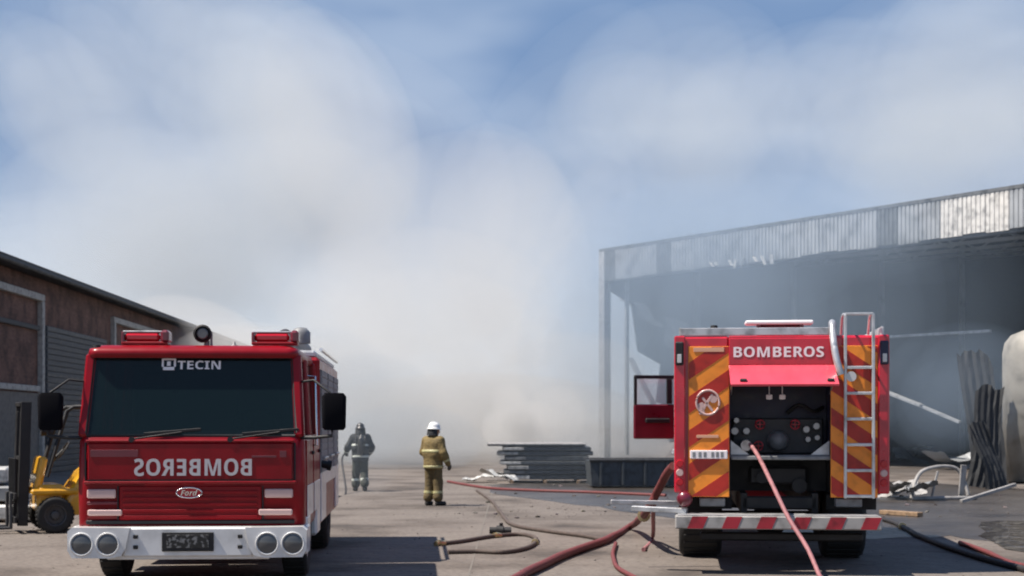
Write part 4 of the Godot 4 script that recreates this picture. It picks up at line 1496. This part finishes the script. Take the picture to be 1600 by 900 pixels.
# ---------------------------------------------------------------- the brick shed on the left
func build_left_shed() -> void:
	var dir := Vector3(-0.0362, 0, -1).normalized()
	var t := thing("brick_shed", "long brown brick industrial shed with pale door frames behind the front engine", "building", Vector3(-15.65, 0, -31.0), atan2(0.0362, 1.0))
	# local frame: -z runs away along the wall, +x faces the yard; wall face at x = 0
	var brick := StandardMaterial3D.new()
	brick.albedo_color = Color(0.26, 0.13, 0.095).linear_to_srgb()
	brick.roughness = 0.9
	brick.albedo_texture = noise_tex(31, 0.01, [[0.0, 0.6], [0.5, 0.85], [1.0, 1.0]], 512, 6)
	brick.uv1_triplanar = true
	brick.uv1_scale = Vector3.ONE / 6.0
	brick.detail_enabled = true
	brick.detail_blend_mode = BaseMaterial3D.BLEND_MODE_MUL
	brick.detail_albedo = brick_courses()
	brick.detail_uv_layer = BaseMaterial3D.DETAIL_UV_2
	brick.uv2_triplanar = true
	brick.uv2_scale = Vector3(0.5, 0.5, 0.5)
	var frame := mat(Color(0.42, 0.40, 0.37), 0.85, 0.0, true)
	var door := mat(Color(0.045, 0.052, 0.062), 0.7, 0.0, true)
	var st := mb()
	box(st, Vector3(-9.0, 3.4, -55), Vector3(18, 6.8, 130), 0.0)
	obj("wall", st, brick, t)
	st = mb()
	# gently pitched roof with an overhanging edge
	prism(st, PackedVector2Array([Vector2(0.45, 6.84), Vector2(0.45, 7.08), Vector2(-9.0, 8.3), Vector2(-18.4, 7.08), Vector2(-18.4, 6.84)]), 130.6, Transform3D(Basis(), Vector3(0, 0, 10.3)))
	var roof := obj("roof", st, mat(Color(0.035, 0.037, 0.04), 0.8, 0.0, true), t)
	st = mb()
	tube(st, [Vector3(0.52, 6.86, 10), Vector3(0.52, 6.86, -120)], 0.10, 8)
	obj("gutter", st, M.black, roof)
	# bays: framed openings every 11 m
	for k in 5:
		var z := -21.9 - k * 21.8      # far side of bay k's frame post
		var bay := mb()
		for zz in [z + 10.0, z - 0.55]:
			box(bay, Vector3(0.08, 3.0, zz), Vector3(0.20, 6.0, 0.30), 0.02)
		box(bay, Vector3(0.08, 6.12, z + 4.73), Vector3(0.20, 0.24, 10.9), 0.02)
		var f := obj("door_frame", bay, frame, t)
		var m := mb()
		box(m, Vector3(0.06, 2.95, z + 4.73), Vector3(0.13, 0.20, 10.1), 0.02)
		obj("sill", m, frame, f)
		m = mb()
		box(m, Vector3(0.05, 5.05, z + 4.73), Vector3(0.12, 0.16, 10.1), 0.02)
		obj("transom", m, mat(Color(0.06, 0.06, 0.06), 0.8), f)
		m = mb()
		box(m, Vector3(0.02, 1.4, z + 4.73), Vector3(0.08, 2.8, 10.1), 0.0)
		obj("lower_panel", m, mat(Color(0.17, 0.155, 0.14), 0.9, 0.0, true), f)
		# the next stretch of wall carries a tall shutter
	for k in 5:
		var z := -27.6 - k * 21.8
		var sh := mb()
		box(sh, Vector3(0.05, 2.6, z), Vector3(0.14, 5.2, 9.3), 0.0)
		var s := obj("shutter", sh, door, t)
		for q in 26:
			var sl := mb()
			box(sl, Vector3(0.13, 0.1 + q * 0.2, z), Vector3(0.05, 0.17, 9.2), 0.03)
			obj("slat", sl, door, s)

func brick_courses() -> ImageTexture:
	var im := Image.create(256, 256, false, Image.FORMAT_RGB8)
	for y in 256:
		for x in 256:
			var row := y / 10
			var xx := (x + (row % 2) * 15) % 30
			var v := 0.92
			if y % 10 == 0 or xx == 0:
				v = 0.78
			else:
				v -= 0.16 * fposmod(sin(row * 12.9898 + float((x + (row % 2) * 15) / 30) * 78.233) * 43758.5, 1.0)
			im.set_pixel(x, y, Color(v, v, v))
	return ImageTexture.create_from_image(im)

# ---------------------------------------------------------------- the burnt-out warehouse on the right
func build_warehouse() -> void:
	var a := Vector3(4.35, 0, -72.0)          # far corner of the open front
	var b := Vector3(17.5, 0, -52.6)
	var along := (b - a).normalized()
	var turn := atan2(-along.z, along.x)
	var t := thing("burnt_warehouse", "large burnt-out metal warehouse with an open front, collapsed inside", "building", a, turn)
	# local frame: +x along the front towards the camera, +z out of the front, -z inside
	var sheet := mat(Color(0.38, 0.40, 0.42), 0.6, 0.1, true, 0.15)
	var sooty := mat(Color(0.15, 0.16, 0.17), 0.7, 0.2, true, 0.4)
	var clean := mat(Color(0.72, 0.70, 0.66), 0.5, 0.1, true, 0.4)
	var post := mat(Color(0.48, 0.49, 0.50), 0.6, 0.2, true)
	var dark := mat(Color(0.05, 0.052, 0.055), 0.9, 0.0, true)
	var L := 38.0
	# fascia of corrugated sheets, one by one
	var fas := mb()
	bar(fas, Vector3(-0.2, 9.86, 0.12), Vector3(L, 9.86, 0.12), 0.16, 0.12)
	bar(fas, Vector3(-0.2, 8.42, 0.02), Vector3(L, 8.42, 0.02), 0.14, 0.18)
	var fascia := obj("fascia", fas, sooty, t)
	for k in 38:
		var st := mb()
		var burnt := rng.randf_range(-0.10, 0.06) if k > 6 and k < 20 else rng.randf_range(-0.04, 0.03)
		for r in 5:
			box(st, Vector3(k + 0.1 + r * 0.2, 9.14 + burnt * 0.5, 0.17), Vector3(0.15, 1.40 - burnt, 0.024), 0.01)
		box(st, Vector3(k + 0.5, 9.14 + burnt * 0.5, 0.145), Vector3(0.985, 1.38 - burnt, 0.02), 0.0)
		obj("cladding_sheet", st, clean if k in [20, 21, 22, 25, 26, 30] else (sheet if rng.randf() < 0.8 else sooty), fascia)
	# torn strips hanging from the fascia's edge
	for k in 8:
		var st := mb()
		var x := 7.6 + k * 0.55 + rng.randf_range(-0.15, 0.15)
		bar(st, Vector3(x, 8.62, 0.24), Vector3(x + rng.randf_range(-0.1, 0.3), 8.2 + rng.randf() * 0.25, 0.3), 0.14, 0.02)
		obj("torn_strip", st, clean, fascia)
	# columns, roof beams and the roof
	for x in [0.0, 38.0]:
		var st := mb()
		box(st, Vector3(x, 4.9, 0.0), Vector3(0.10, 9.8, 0.36), 0.01)
		for z in [-0.18, 0.18]:
			box(st, Vector3(x, 4.9, z), Vector3(0.42, 9.8, 0.03), 0.005)
		obj("column", st, post, t)
	for x in [0.9]:
		var st := mb()
		box(st, Vector3(x, 4.6, -0.6), Vector3(0.16, 8.6, 0.16), 0.01)
		obj("column", st, post, t)
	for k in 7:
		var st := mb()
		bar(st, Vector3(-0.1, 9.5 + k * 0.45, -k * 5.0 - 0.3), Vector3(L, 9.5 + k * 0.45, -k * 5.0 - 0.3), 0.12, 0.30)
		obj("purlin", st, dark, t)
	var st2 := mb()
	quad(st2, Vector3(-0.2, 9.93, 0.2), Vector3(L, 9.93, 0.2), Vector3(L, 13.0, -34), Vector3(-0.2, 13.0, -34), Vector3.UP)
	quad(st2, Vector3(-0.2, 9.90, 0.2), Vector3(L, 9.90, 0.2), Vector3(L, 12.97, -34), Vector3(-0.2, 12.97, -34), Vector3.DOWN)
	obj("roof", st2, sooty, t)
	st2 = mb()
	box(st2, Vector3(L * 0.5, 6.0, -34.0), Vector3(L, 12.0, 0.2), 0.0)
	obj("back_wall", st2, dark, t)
	st2 = mb()
	box(st2, Vector3(L, 5.5, -17.0), Vector3(0.2, 11.0, 34.0), 0.0)
	obj("side_wall", st2, sooty, t)
	# the far side wall, torn open near the front corner, follows the roof
	st2 = mb()
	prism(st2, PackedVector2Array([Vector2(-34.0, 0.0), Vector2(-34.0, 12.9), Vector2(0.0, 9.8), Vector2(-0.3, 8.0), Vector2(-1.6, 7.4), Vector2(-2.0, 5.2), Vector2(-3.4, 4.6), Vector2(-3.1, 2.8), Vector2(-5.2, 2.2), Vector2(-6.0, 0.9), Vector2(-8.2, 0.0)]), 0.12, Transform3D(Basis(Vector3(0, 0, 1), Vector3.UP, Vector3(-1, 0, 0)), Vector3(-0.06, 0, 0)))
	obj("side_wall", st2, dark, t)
	# rafters that have come down inside
	var back := t.transform.affine_inverse()
	for q in [[at(1391, 526, 60), at(1548, 517, 57), 0.10], [at(1384, 612, 60), at(1440, 634, 59), 0.40], [at(1436, 633, 59.2), at(1500, 660, 58.2), 0.26], [at(972, 468, 76), at(1045, 500, 74), 0.40], [at(985, 560, 75), at(1050, 690, 73), 0.35], [at(1240, 470, 70), at(1246, 520, 70), 0.2]]:
		var s := mb()
		bar(s, back * q[0], back * q[1], q[2], 0.10)
		obj("fallen_rafter", s, post, t)
	for k in 5:      # steel frames along the far wall, their trusses sagging
		var s := mb()
		var z := -5.5 - k * 6.5
		var h := 9.6 - z * 0.09
		bar(s, Vector3(0.2, 0, z), Vector3(0.2, h, z), 0.24, 0.24, Vector3.BACK)
		var frame := obj("portal_frame", s, sheet, t)
		for chord in 2:
			s = mb()
			bar(s, Vector3(0.2, h - 0.9 * chord, z), Vector3(L, h - 0.9 * chord - 0.5 * chord, z), 0.12, 0.14)
			obj("truss_chord", s, sheet, frame)
		for q in 12:
			s = mb()
			bar(s, Vector3(0.3 + q * 2.0, h - 0.9 * (q % 2), z), Vector3(2.3 + q * 2.0, h - 0.9 * ((q + 1) % 2), z), 0.07, 0.07)
			obj("truss_web", s, sheet, frame)
	for k in 12:
		var s := mb()
		crumpled(s, Vector3(rng.randf_range(1.2, 30.0), rng.randf_range(0.2, 1.2), rng.randf_range(-12.0, -1.2)), rng.randf_range(1.2, 2.6), rng.randf_range(0.8, 2.0))
		obj("fallen_sheet", s, [sooty, sheet, post][k % 3], t)
	for k in 4:
		var s := mb()
		crumpled(s, Vector3(1.2 + k * 0.9, 6.8 - k * 0.9, -1.6 - k), 1.6, 1.2, 1.2)
		obj("hanging_sheet", s, sheet, t)

# a bent metal sheet lying at c, one face thick
func crumpled(st: SurfaceTool, c: Vector3, w: float, d: float, lean := 0.5) -> void:
	var turn := Basis.from_euler(Vector3(rng.randf_range(-lean, lean), rng.randf_range(0, TAU), rng.randf_range(-lean, lean)))
	var n := 6
	var g: Array = []
	for i in n + 1:
		var row: Array = []
		for k in n + 1:
			row.append(c + turn * Vector3((i / float(n) - 0.5) * w, sin(i * 1.3 + c.x) * 0.12 * w * 0.5 + rng.randf_range(-0.04, 0.04), (k / float(n) - 0.5) * d))
		g.append(row)
	var up := turn * Vector3.UP
	for i in n:
		for k in n:
			for s in [0.0, -0.012]:
				quad(st, g[i][k] + up * s, g[i + 1][k] + up * s, g[i + 1][k + 1] + up * s, g[i][k + 1] + up * s, up if s == 0.0 else -up)

# ---------------------------------------------------------------- forklift
func build_forklift() -> void:
	var t := thing("forklift", "yellow forklift truck with black mast beside the front engine", "forklift", Vector3(-7.05, 0, -25.2), deg_to_rad(-66.0))
	# local frame: forks point to -x... the truck is built facing +z and turned
	var st := mb()
	loft(st, [rrect(0.28, 0.50, 0.35, -1.05, 0.08), rrect(0.45, 0.53, 0.42, -1.15, 0.14), rrect(0.95, 0.53, 0.10, -1.18, 0.16), rrect(1.08, 0.47, -0.05, -1.10, 0.16)])
	var body := obj("body", st, M.yellow, t)
	st = mb()
	box(st, Vector3(0, 0.55, 0.55), Vector3(0.95, 0.45, 0.45), 0.06)
	for s in [-1.0, 1.0]:
		box(st, Vector3(s * 0.44, 0.66, 0.50), Vector3(0.24, 0.10, 0.74), 0.04)
	box(st, Vector3(0, 0.95, 0.70), Vector3(0.80, 0.55, 0.12), 0.04, Basis(Vector3.RIGHT, -0.2))
	obj("front_hood", st, M.yellow, body)
	st = mb()
	box(st, Vector3(0, 0.62, -1.19), Vector3(0.6, 0.3, 0.03), 0.01)
	for k in 4:
		box(st, Vector3(0, 0.52 + k * 0.06, -1.21), Vector3(0.55, 0.02, 0.02), 0.003)
	obj("radiator_grille", st, M.black, body)
	st = mb()
	box(st, Vector3(0, 1.16, -0.50), Vector3(0.48, 0.14, 0.46), 0.05)
	box(st, Vector3(0, 1.45, -0.74), Vector3(0.46, 0.50, 0.12), 0.05, Basis(Vector3.RIGHT, -0.15))
	obj("seat", st, M.seat, t)
	st = mb()
	for s in [-1.0, 1.0]:
		tube(st, [Vector3(s * 0.46, 0.9, 0.62), Vector3(s * 0.44, 1.95, 0.30), Vector3(s * 0.44, 2.02, 0.2), Vector3(s * 0.44, 2.02, -0.85), Vector3(s * 0.44, 1.95, -0.92), Vector3(s * 0.48, 1.0, -1.02)], 0.035, 6)
	for k in 7:
		bar(st, Vector3(-0.44, 2.02, 0.18 - k * 0.17), Vector3(0.44, 2.02, 0.18 - k * 0.17), 0.03, 0.03)
	obj("overhead_guard", st, M.black, t)
	st = mb()
	var ring: Array = []
	for k in 16:
		ring.append(Vector3(0.0, 1.32, 0.30) + Basis(Vector3.RIGHT, -0.6) * Vector3(cos(TAU * k / 16) * 0.16, sin(TAU * k / 16) * 0.16, 0))
	tube(st, ring, 0.014, 6, true)
	cyl(st, Vector3(0, 1.1, 0.52), Vector3(0, 1.32, 0.30), 0.025)
	obj("steering_wheel", st, M.black, t)
	st = mb()
	for s in [-1.0, 1.0]:
		bar(st, Vector3(s * 0.34, 0.12, 0.98), Vector3(s * 0.34, 2.10, 0.92), 0.09, 0.16, Vector3.BACK)
		bar(st, Vector3(s * 0.24, 0.16, 1.0), Vector3(s * 0.24, 1.95, 0.94), 0.05, 0.12, Vector3.BACK)
		cyl(st, Vector3(s * 0.18, 0.3, 0.94), Vector3(s * 0.18, 1.7, 0.90), 0.03)
	for y in [0.25, 1.2, 2.06]:
		bar(st, Vector3(-0.34, y, 0.97), Vector3(0.34, y, 0.97), 0.10, 0.06)
	obj("mast", st, M.black, t)
	st = mb()
	for y in [0.22, 0.60]:
		bar(st, Vector3(-0.5, y, 1.10), Vector3(0.5, y, 1.10), 0.04, 0.10)
	for k in 5:
		bar(st, Vector3(-0.4 + k * 0.2, 0.6, 1.10), Vector3(-0.4 + k * 0.2, 1.2, 1.10), 0.03, 0.03, Vector3.BACK)
	var car := obj("carriage", st, M.black, t)
	for s in [-0.28, 0.28]:
		st = mb()
		bar(st, Vector3(s, 0.65, 1.15), Vector3(s, 0.10, 1.15), 0.12, 0.045, Vector3.BACK)
		bar(st, Vector3(s, 0.09, 1.13), Vector3(s, 0.07, 2.15), 0.12, 0.04)
		obj("fork", st, M.dark_grey, car)
	for s in [-1.0, 1.0]:
		wheel(t, Vector3(s * 0.50, 0.29, 0.50), 0.29, 0.20, s, M.dark_grey)
		wheel(t, Vector3(s * 0.44, 0.24, -0.80), 0.24, 0.18, s, M.dark_grey)
		st = mb()
		cyl(st, Vector3(s * 0.42, 1.62, 0.52), Vector3(s * 0.42, 1.62, 0.60), 0.07, 0.08)
		var hl := obj("headlight", st, M.black, t)
		st = mb()
		cyl(st, Vector3(s * 0.42, 1.62, 0.60), Vector3(s * 0.42, 1.62, 0.606), 0.065)
		obj("lens", st, M.lamp, hl)

# ---------------------------------------------------------------- stacked panels in the middle
func build_stack() -> void:
	var z := 45.0
	var grey := mat(Color(0.055, 0.065, 0.075), 0.6, 0.1, true)
	var edge := [M.pale_sheet, mat(Color(0.16, 0.165, 0.17), 0.6, 0.1, true), mat(Color(0.34, 0.34, 0.33), 0.6, 0.1, true)]
	var spots := ["bottom", "second from the bottom", "third from the bottom", "fourth from the bottom", "fifth from the bottom", "third from the top", "second from the top"]
	var y := 0.10
	for k in 8:
		var h: float = [0.16, 0.13, 0.15, 0.12, 0.15, 0.14, 0.13, 0.10][k]
		var x0 := at([796, 788, 793, 782, 790, 778, 786, 762][k], 700, z).x
		var x1 := at([922, 926, 919, 925, 921, 927, 923, 915][k], 700, z).x
		var where := "Dark stacked panel in the yard, %s" % (spots[k] if k < 7 else "")
		var label: String = "dark panel in the yard stack, %s one" % spots[k] if k < 7 else "pale-topped panel jutting left on top of the yard stack"
		var t := thing("stacked_panel", label, "panel", Vector3((x0 + x1) * 0.5, y, -z - 1.1), rng.randf_range(-0.02, 0.02), "panels stacked in the yard")
		var st := mb()
		box(st, Vector3(0, h * 0.5, 0), Vector3(x1 - x0, h - 0.02, 2.2 + rng.randf_range(-0.15, 0.1)), 0.012)
		obj("panel", st, grey if k < 7 else M.dull_white, t)
		st = mb()
		box(st, Vector3(-(x1 - x0) * 0.5 + 0.30, h * 0.5, 1.13), Vector3(0.60, h * 0.62, 0.05), 0.01)
		box(st, Vector3(-(x1 - x0) * 0.5 - 0.012, h * 0.5, 0.0), Vector3(0.03, h * 0.7, 2.0), 0.008)
		obj("edge_strip", st, edge[k % 3], t)
		if k == 7:
			st = mb()
			box(st, Vector3(0.1, h * 0.42, 1.12), Vector3(x1 - x0 - 0.3, h * 0.5, 0.05), 0.01)
			obj("rim", st, grey, t)
		y += h
	# timbers under the stack and the long dark bin beside it
	for k in 3:
		var st := mb()
		var xx := at(800 + k * 52, 760, z).x
		box(st, Vector3(xx, 0.048, -z - 1.1), Vector3(0.10, 0.09, 2.3), 0.01)
		tag(obj("timber_bearer", st, M.timber, self), ["timber bearer under the left end of the panel stack", "timber bearer under the middle of the panel stack", "timber bearer under the right end of the panel stack"][k], "timber", "bearers under the panel stack")
	var bt := thing("steel_skip", "long low dark steel skip to the right of the panel stack", "skip", Vector3(at(1010, 770, 41).x, 0, -42.5), 0.03)
	var sk := mb()
	prism(sk, PackedVector2Array([Vector2(-1.45, 0.06), Vector2(1.4, 0.06), Vector2(1.5, 0.74), Vector2(-1.5, 0.74)]), 1.7, Transform3D(Basis(), Vector3(0, 0, 0.85)))
	obj("body", sk, grey, bt)
	for k in 5:
		sk = mb()
		box(sk, Vector3(-1.2 + k * 0.6, 0.40, 0.88), Vector3(0.07, 0.64, 0.05), 0.01)
		obj("rib", sk, grey, bt)
	sk = mb()
	box(sk, Vector3(0, 0.76, 0.87), Vector3(3.06, 0.07, 0.08), 0.015)
	box(sk, Vector3(0, 0.76, -0.87), Vector3(3.06, 0.07, 0.08), 0.015)
	obj("rim", sk, M.dark_grey, bt)
	# pale rags and scraps by the stack's left foot
	for k in 3:
		var s := mb()
		var p := on_ground([748, 772, 786][k], [754, 751, 757][k])
		crumpled(s, p + Vector3(0, 0.16 + 0.05 * k, 0), 0.9, 0.6, 0.35)
		tag(obj("scrap_sheet", s, M.pale_sheet, self), ["pale bent scrap lying left of the panel stack, farthest left", "pale bent scrap tucked behind the left foot of the panel stack", "pale bent scrap against the left foot of the panel stack"][k], "scrap", "scraps by the panel stack")

# ---------------------------------------------------------------- clutter along the warehouse front
func build_clutter() -> void:
	# domed pale tank at the right edge
	var t := thing("storage_tank", "tall pale upright tank with rounded top standing before the warehouse", "tank", Vector3(15.75, 0, -45.6))
	var st := mb()
	lathe(st, [Vector2(0.0, 0.05), Vector2(1.14, 0.05), Vector2(1.14, 3.85), Vector2(1.08, 4.15), Vector2(0.9, 4.38), Vector2(0.55, 4.52), Vector2(0.0, 4.58)], 36)
	obj("shell", st, mat(Color(0.33, 0.315, 0.28), 0.7, 0.0, true, 0.2), t)
	st = mb()
	cyl(st, Vector3(0, 4.55, 0), Vector3(0, 4.75, 0), 0.30, 0.26, 18)
	obj("lid", st, M.white, t)
	st = mb()
	for x in [-0.18, 0.18]:
		bar(st, Vector3(x, 0.3, 1.24), Vector3(x, 4.2, 1.24), 0.03, 0.03, Vector3.BACK)
	for k in 12:
		bar(st, Vector3(-0.18, 0.5 + k * 0.31, 1.24), Vector3(0.18, 0.5 + k * 0.31, 1.24), 0.02, 0.02)
	obj("ladder", st, M.grey, t)
	# scorched sheets leaning left of the tank
	var scorch := mat(Color(0.035, 0.038, 0.042), 0.85, 0.0, true)
	var ws := [[1546, 758, 44.5, 0.75, 4.0, 0.10], [1530, 765, 42.0, 0.6, 2.9, -0.16], [1556, 770, 41.0, 0.5, 1.9, 0.22]]
	var wl := ["tallest scorched metal sheet leaning beside the pale tank", "scorched sheet tilting left before the tallest leaning sheet", "short scorched sheet leaning nearest the foot of the pale tank"]
	for k in 3:
		var q: Array = ws[k]
		var p := at(q[0], 662, q[2])
		p.y = 0.0
		var s := mb()
		torn_sheet(s, q[3] * 1.3, q[4])
		var o := obj("scorched_sheet", s, scorch, self)
		o.position = p
		o.rotation = Vector3(-0.10, 0.3 * k - 0.3, q[5])
		tag(o, wl[k], "metal sheet", "scorched sheets by the tank")
	# bent pale frames and scrap heaps
	t = thing("wrecked_frame", "bent pale window frame lying on the ground before the warehouse", "frame", on_ground(1478, 781), 0.2)
	st = mb()
	tube(st, smooth_path([Vector3(-0.95, 0.05, 0.2), Vector3(-0.6, 0.65, 0.0), Vector3(0.3, 0.72, -0.1), Vector3(0.5, 0.1, 0.1)], 0.1), 0.045, 6)
	tube(st, smooth_path([Vector3(-0.95, 0.05, 0.2), Vector3(-0.1, 0.06, 0.35), Vector3(0.6, 0.05, 0.3)], 0.1), 0.05, 6)
	obj("outer_bar", st, M.dull_white, t)
	st = mb()
	bar(st, Vector3(0.38, 0.05, 0.0), Vector3(0.42, 0.80, 0.05), 0.14, 0.05, Vector3.BACK)
	obj("cross_bar", st, M.dull_white, t)
	st = mb()
	bar(st, Vector3(-0.4, 0.1, 0.1), Vector3(-0.2, 0.66, 0.0), 0.05, 0.03, Vector3.BACK)
	obj("cross_bar", st, M.dull_white, t)
	t = thing("fallen_bar", "long pale bar sloping up from the ground below the scorched sheets", "bar", on_ground(1545, 786), 0.0)
	st = mb()
	bar(st, Vector3(-0.7, 0.05, 0.3), Vector3(0.65, 0.40, -0.2), 0.09, 0.07)
	obj("bar", st, M.dull_white, t)
	var heap := [[1402, 777, 1.0, 0.6], [1418, 779, 0.8, 0.5], [1392, 781, 0.7, 0.5], [1440, 782, 0.9, 0.5]]
	var hl := ["pale crumpled sheet on top of the scrap right of the rear engine", "pale bent sheet at the right end of the scrap by the rear engine", "pale torn sheet closest to the rear engine's right corner", "grey bent sheet between the pale scrap and the bent window frame"]
	for k in 4:
		var s := mb()
		var p := on_ground(heap[k][0], heap[k][1])
		crumpled(s, p + Vector3(0, 0.22 + 0.04 * k, 0), heap[k][2], heap[k][3] * 1.3, 0.55)
		tag(obj("scrap_sheet", s, M.dull_white if k < 3 else M.grey, self), hl[k], "scrap", "scrap by the rear engine")
	# loose timber at the rear engine's right
	st = mb()
	bar(st, on_ground(1378, 804, 0.05), on_ground(1438, 808, 0.05), 0.16, 0.08)
	tag(obj("plank", st, M.timber, self), "short dark plank lying right of the rear engine's step", "plank")
	# pale sheets stacked by the forklift, left edge
	var labels := ["lowest pale sheet of the low pile left of the forklift", "middle grey sheet of the low pile left of the forklift", "bent top sheet of the low pile left of the forklift"]
	for k in 3:
		var o := thing("metal_sheet", labels[k], "metal sheet", Vector3(-10.2 - 0.1 * k, 0.03 + 0.32 * k, -28.0), 0.12 * k, "sheets piled by the forklift")
		st = mb()
		box(st, Vector3(0, 0.15, 0), Vector3(3.4 - k * 0.5, 0.26, 1.8 - 0.2 * k), 0.03)
		obj("sheet", st, [M.pale_sheet, M.grey, M.pale_sheet][k], o)
		st = mb()
		for x in [-1.0, 1.0]:
			box(st, Vector3(x * (1.2 - 0.2 * k), 0.005, 0), Vector3(0.1, 0.05, 1.5 - 0.2 * k), 0.01)
		obj("spacer", st, M.timber, o)

# a standing sheet, buckled and torn along its top
func torn_sheet(st: SurfaceTool, w: float, h: float) -> void:
	var nx := 9
	var ny := 8
	var g: Array = []
	for i in nx + 1:
		var row: Array = []
		var top := h * (1.0 - 0.28 * rng.randf() * absf(i / float(nx) - 0.4))
		for k in ny + 1:
			var v := k / float(ny)
			row.append(Vector3((i / float(nx) - 0.5) * w + 0.05 * sin(v * 5.0), v * top, 0.035 * (i % 2) + 0.16 * sin(v * 3.4 + i * 0.25) * w + rng.randf_range(-0.015, 0.015)))
		g.append(row)
	for i in nx:
		for k in ny:
			for s in [0.0, -0.012]:
				var o := Vector3(0, 0, s)
				quad(st, g[i][k] + o, g[i + 1][k] + o, g[i + 1][k + 1] + o, g[i][k + 1] + o, Vector3.BACK if s == 0.0 else Vector3.FORWARD)

# ---------------------------------------------------------------- hoses
func hose(called: String, label: String, pts: Array, r: float, m: Material, couplings := [], flat := 1.0) -> void:
	var path := smooth_path(pts, 0.10)
	var st := mb()
	for i in path.size():   # slight wander of a charged hose
		path[i] += Vector3(sin(i * 0.21), 0, cos(i * 0.13)) * r * 0.12
	tube(st, path, r, 10, false, flat)
	var o := obj(called, st, m, self)
	tag(o, label, "hose", "fire hoses on the yard")
	for k in couplings:
		var i := clampi(int(k * (path.size() - 2)), 1, path.size() - 2)
		var d: Vector3 = (path[i + 1] - path[i]).normalized()
		var c := mb()
		cyl(c, path[i] - d * 0.09, path[i] + d * 0.09, r * 1.35, r * 1.35, 12)
		cyl(c, path[i] - d * 0.03, path[i] + d * 0.03, r * 1.7, r * 1.7, 12)
		obj("coupling", c, M.brass, o)

func build_hoses() -> void:
	var red := mat(Color(0.15, 0.028, 0.028), 0.75, 0.0, true, 2.0)
	var pink := mat(Color(0.34, 0.14, 0.15), 0.75, 0.0, true, 2.0)
	var brown := mat(Color(0.085, 0.062, 0.052), 0.85, 0.0, true, 2.0)
	var dark := mat(Color(0.020, 0.018, 0.020), 0.75, 0.0, true, 2.0)
	var r := 0.055
	hose("fire_hose", "thick red hose running from the rear engine's left side towards the camera", [
		at(1052, 728, 19.6), at(1040, 742, 19.9), at(1026, 770, 20.3), at(1010, 800, 20.9), on_ground(985, 828, r), on_ground(945, 850, r), on_ground(895, 868, r), on_ground(840, 893, r), on_ground(790, 920, r), on_ground(700, 960, r)], r, red, [0.14])
	hose("fire_hose", "thin pinkish branch dropping beside the thick red hose at the rear engine", [
		at(1046, 735, 20.2), at(1030, 762, 20.6), at(1022, 790, 21.0), on_ground(1019, 845, 0.03), on_ground(1005, 862, 0.03)], 0.03, pink)
	hose("fire_hose", "pink hose hanging from the open pump bay down to the ground", [
		at(1172, 694, 18.28), at(1184, 712, 18.0), at(1206, 756, 17.45), at(1232, 808, 17.05), at(1262, 857, 16.7), on_ground(1290, 924, 0.045), on_ground(1330, 955, 0.045), on_ground(1450, 980, 0.045)], 0.025, pink)
	hose("fire_hose", "black hose trailing from under the rear engine to the right", [
		on_ground(1340, 806, 0.04), on_ground(1392, 818, 0.04), on_ground(1440, 843, 0.04), on_ground(1500, 866, 0.04), on_ground(1560, 884, 0.04), on_ground(1640, 905, 0.04)], 0.04, dark, [0.3])
	hose("fire_hose", "faded red hose crossing the puddle beside the black hose", [
		on_ground(1500, 852, 0.035), on_ground(1540, 866, 0.035), on_ground(1580, 884, 0.035), on_ground(1660, 902, 0.035)], 0.035, red)
	hose("fire_hose", "thin brown hose curving from the panel stack to the thick red hose", [
		on_ground(745, 768, 0.03), on_ground(768, 785, 0.03), on_ground(782, 803, 0.03), on_ground(800, 822, 0.03), on_ground(850, 832, 0.03), on_ground(910, 840, 0.03), on_ground(950, 848, 0.03)], 0.032, brown)
	hose("fire_hose", "brown hose lying in a flat loop in the middle of the yard", [
		on_ground(684, 853, 0.03), on_ground(720, 849, 0.03), on_ground(770, 841, 0.03), on_ground(815, 838, 0.03), on_ground(838, 845, 0.03), on_ground(826, 858, 0.03), on_ground(790, 866, 0.03), on_ground(745, 865, 0.03), on_ground(700, 866, 0.03)], 0.032, brown, [0.28, 0.02, 0.6])
	hose("fire_hose", "short red hose curling off the thick red hose in the foreground", [
		on_ground(962, 852, 0.03), on_ground(958, 872, 0.03), on_ground(968, 893, 0.03), on_ground(1010, 915, 0.03)], 0.028, red)
	hose("fire_hose", "dark red hose stretched along the foot of the panel stack", [
		on_ground(700, 754, 0.03), on_ground(760, 764, 0.03), on_ground(830, 768, 0.03), on_ground(920, 771, 0.03), on_ground(1040, 776, 0.03)], 0.04, red)
	hose("fire_hose", "dark hose held by the person in dark gear", [
		on_ground(563, 767.5) + Vector3(-0.42, 0.98, -0.42), on_ground(563, 767.5) + Vector3(-0.40, 0.98, -0.20), on_ground(563, 767.5) + Vector3(-0.45, 0.80, 0.25), on_ground(540, 772, 0.03), on_ground(520, 778, 0.03), on_ground(470, 780, 0.03)], 0.026, dark)
	# a coupling left lying by the loop
	var p := on_ground(781, 836)
	var st := mb()
	cyl(st, p + Vector3(-0.16, 0.07, 0), p + Vector3(0.18, 0.07, 0.02), 0.055)
	cyl(st, p + Vector3(-0.05, 0.07, 0), p + Vector3(0.06, 0.07, 0.01), 0.08)
	cyl(st, p + Vector3(0.02, 0.07, 0), p + Vector3(0.02, 0.19, 0), 0.03)
	tag(obj("hose_divider", st, M.black, self), "small black hose divider lying at the top of the brown loop", "hose fitting")

# ---------------------------------------------------------------- all of it
func build_all() -> void:
	make_materials()
	build_ground()
	build_left_shed()
	build_warehouse()
	build_smoke()
	build_front_engine()
	build_rear_engine()
	build_people()
	build_forklift()
	build_stack()
	build_clutter()
	build_hoses()
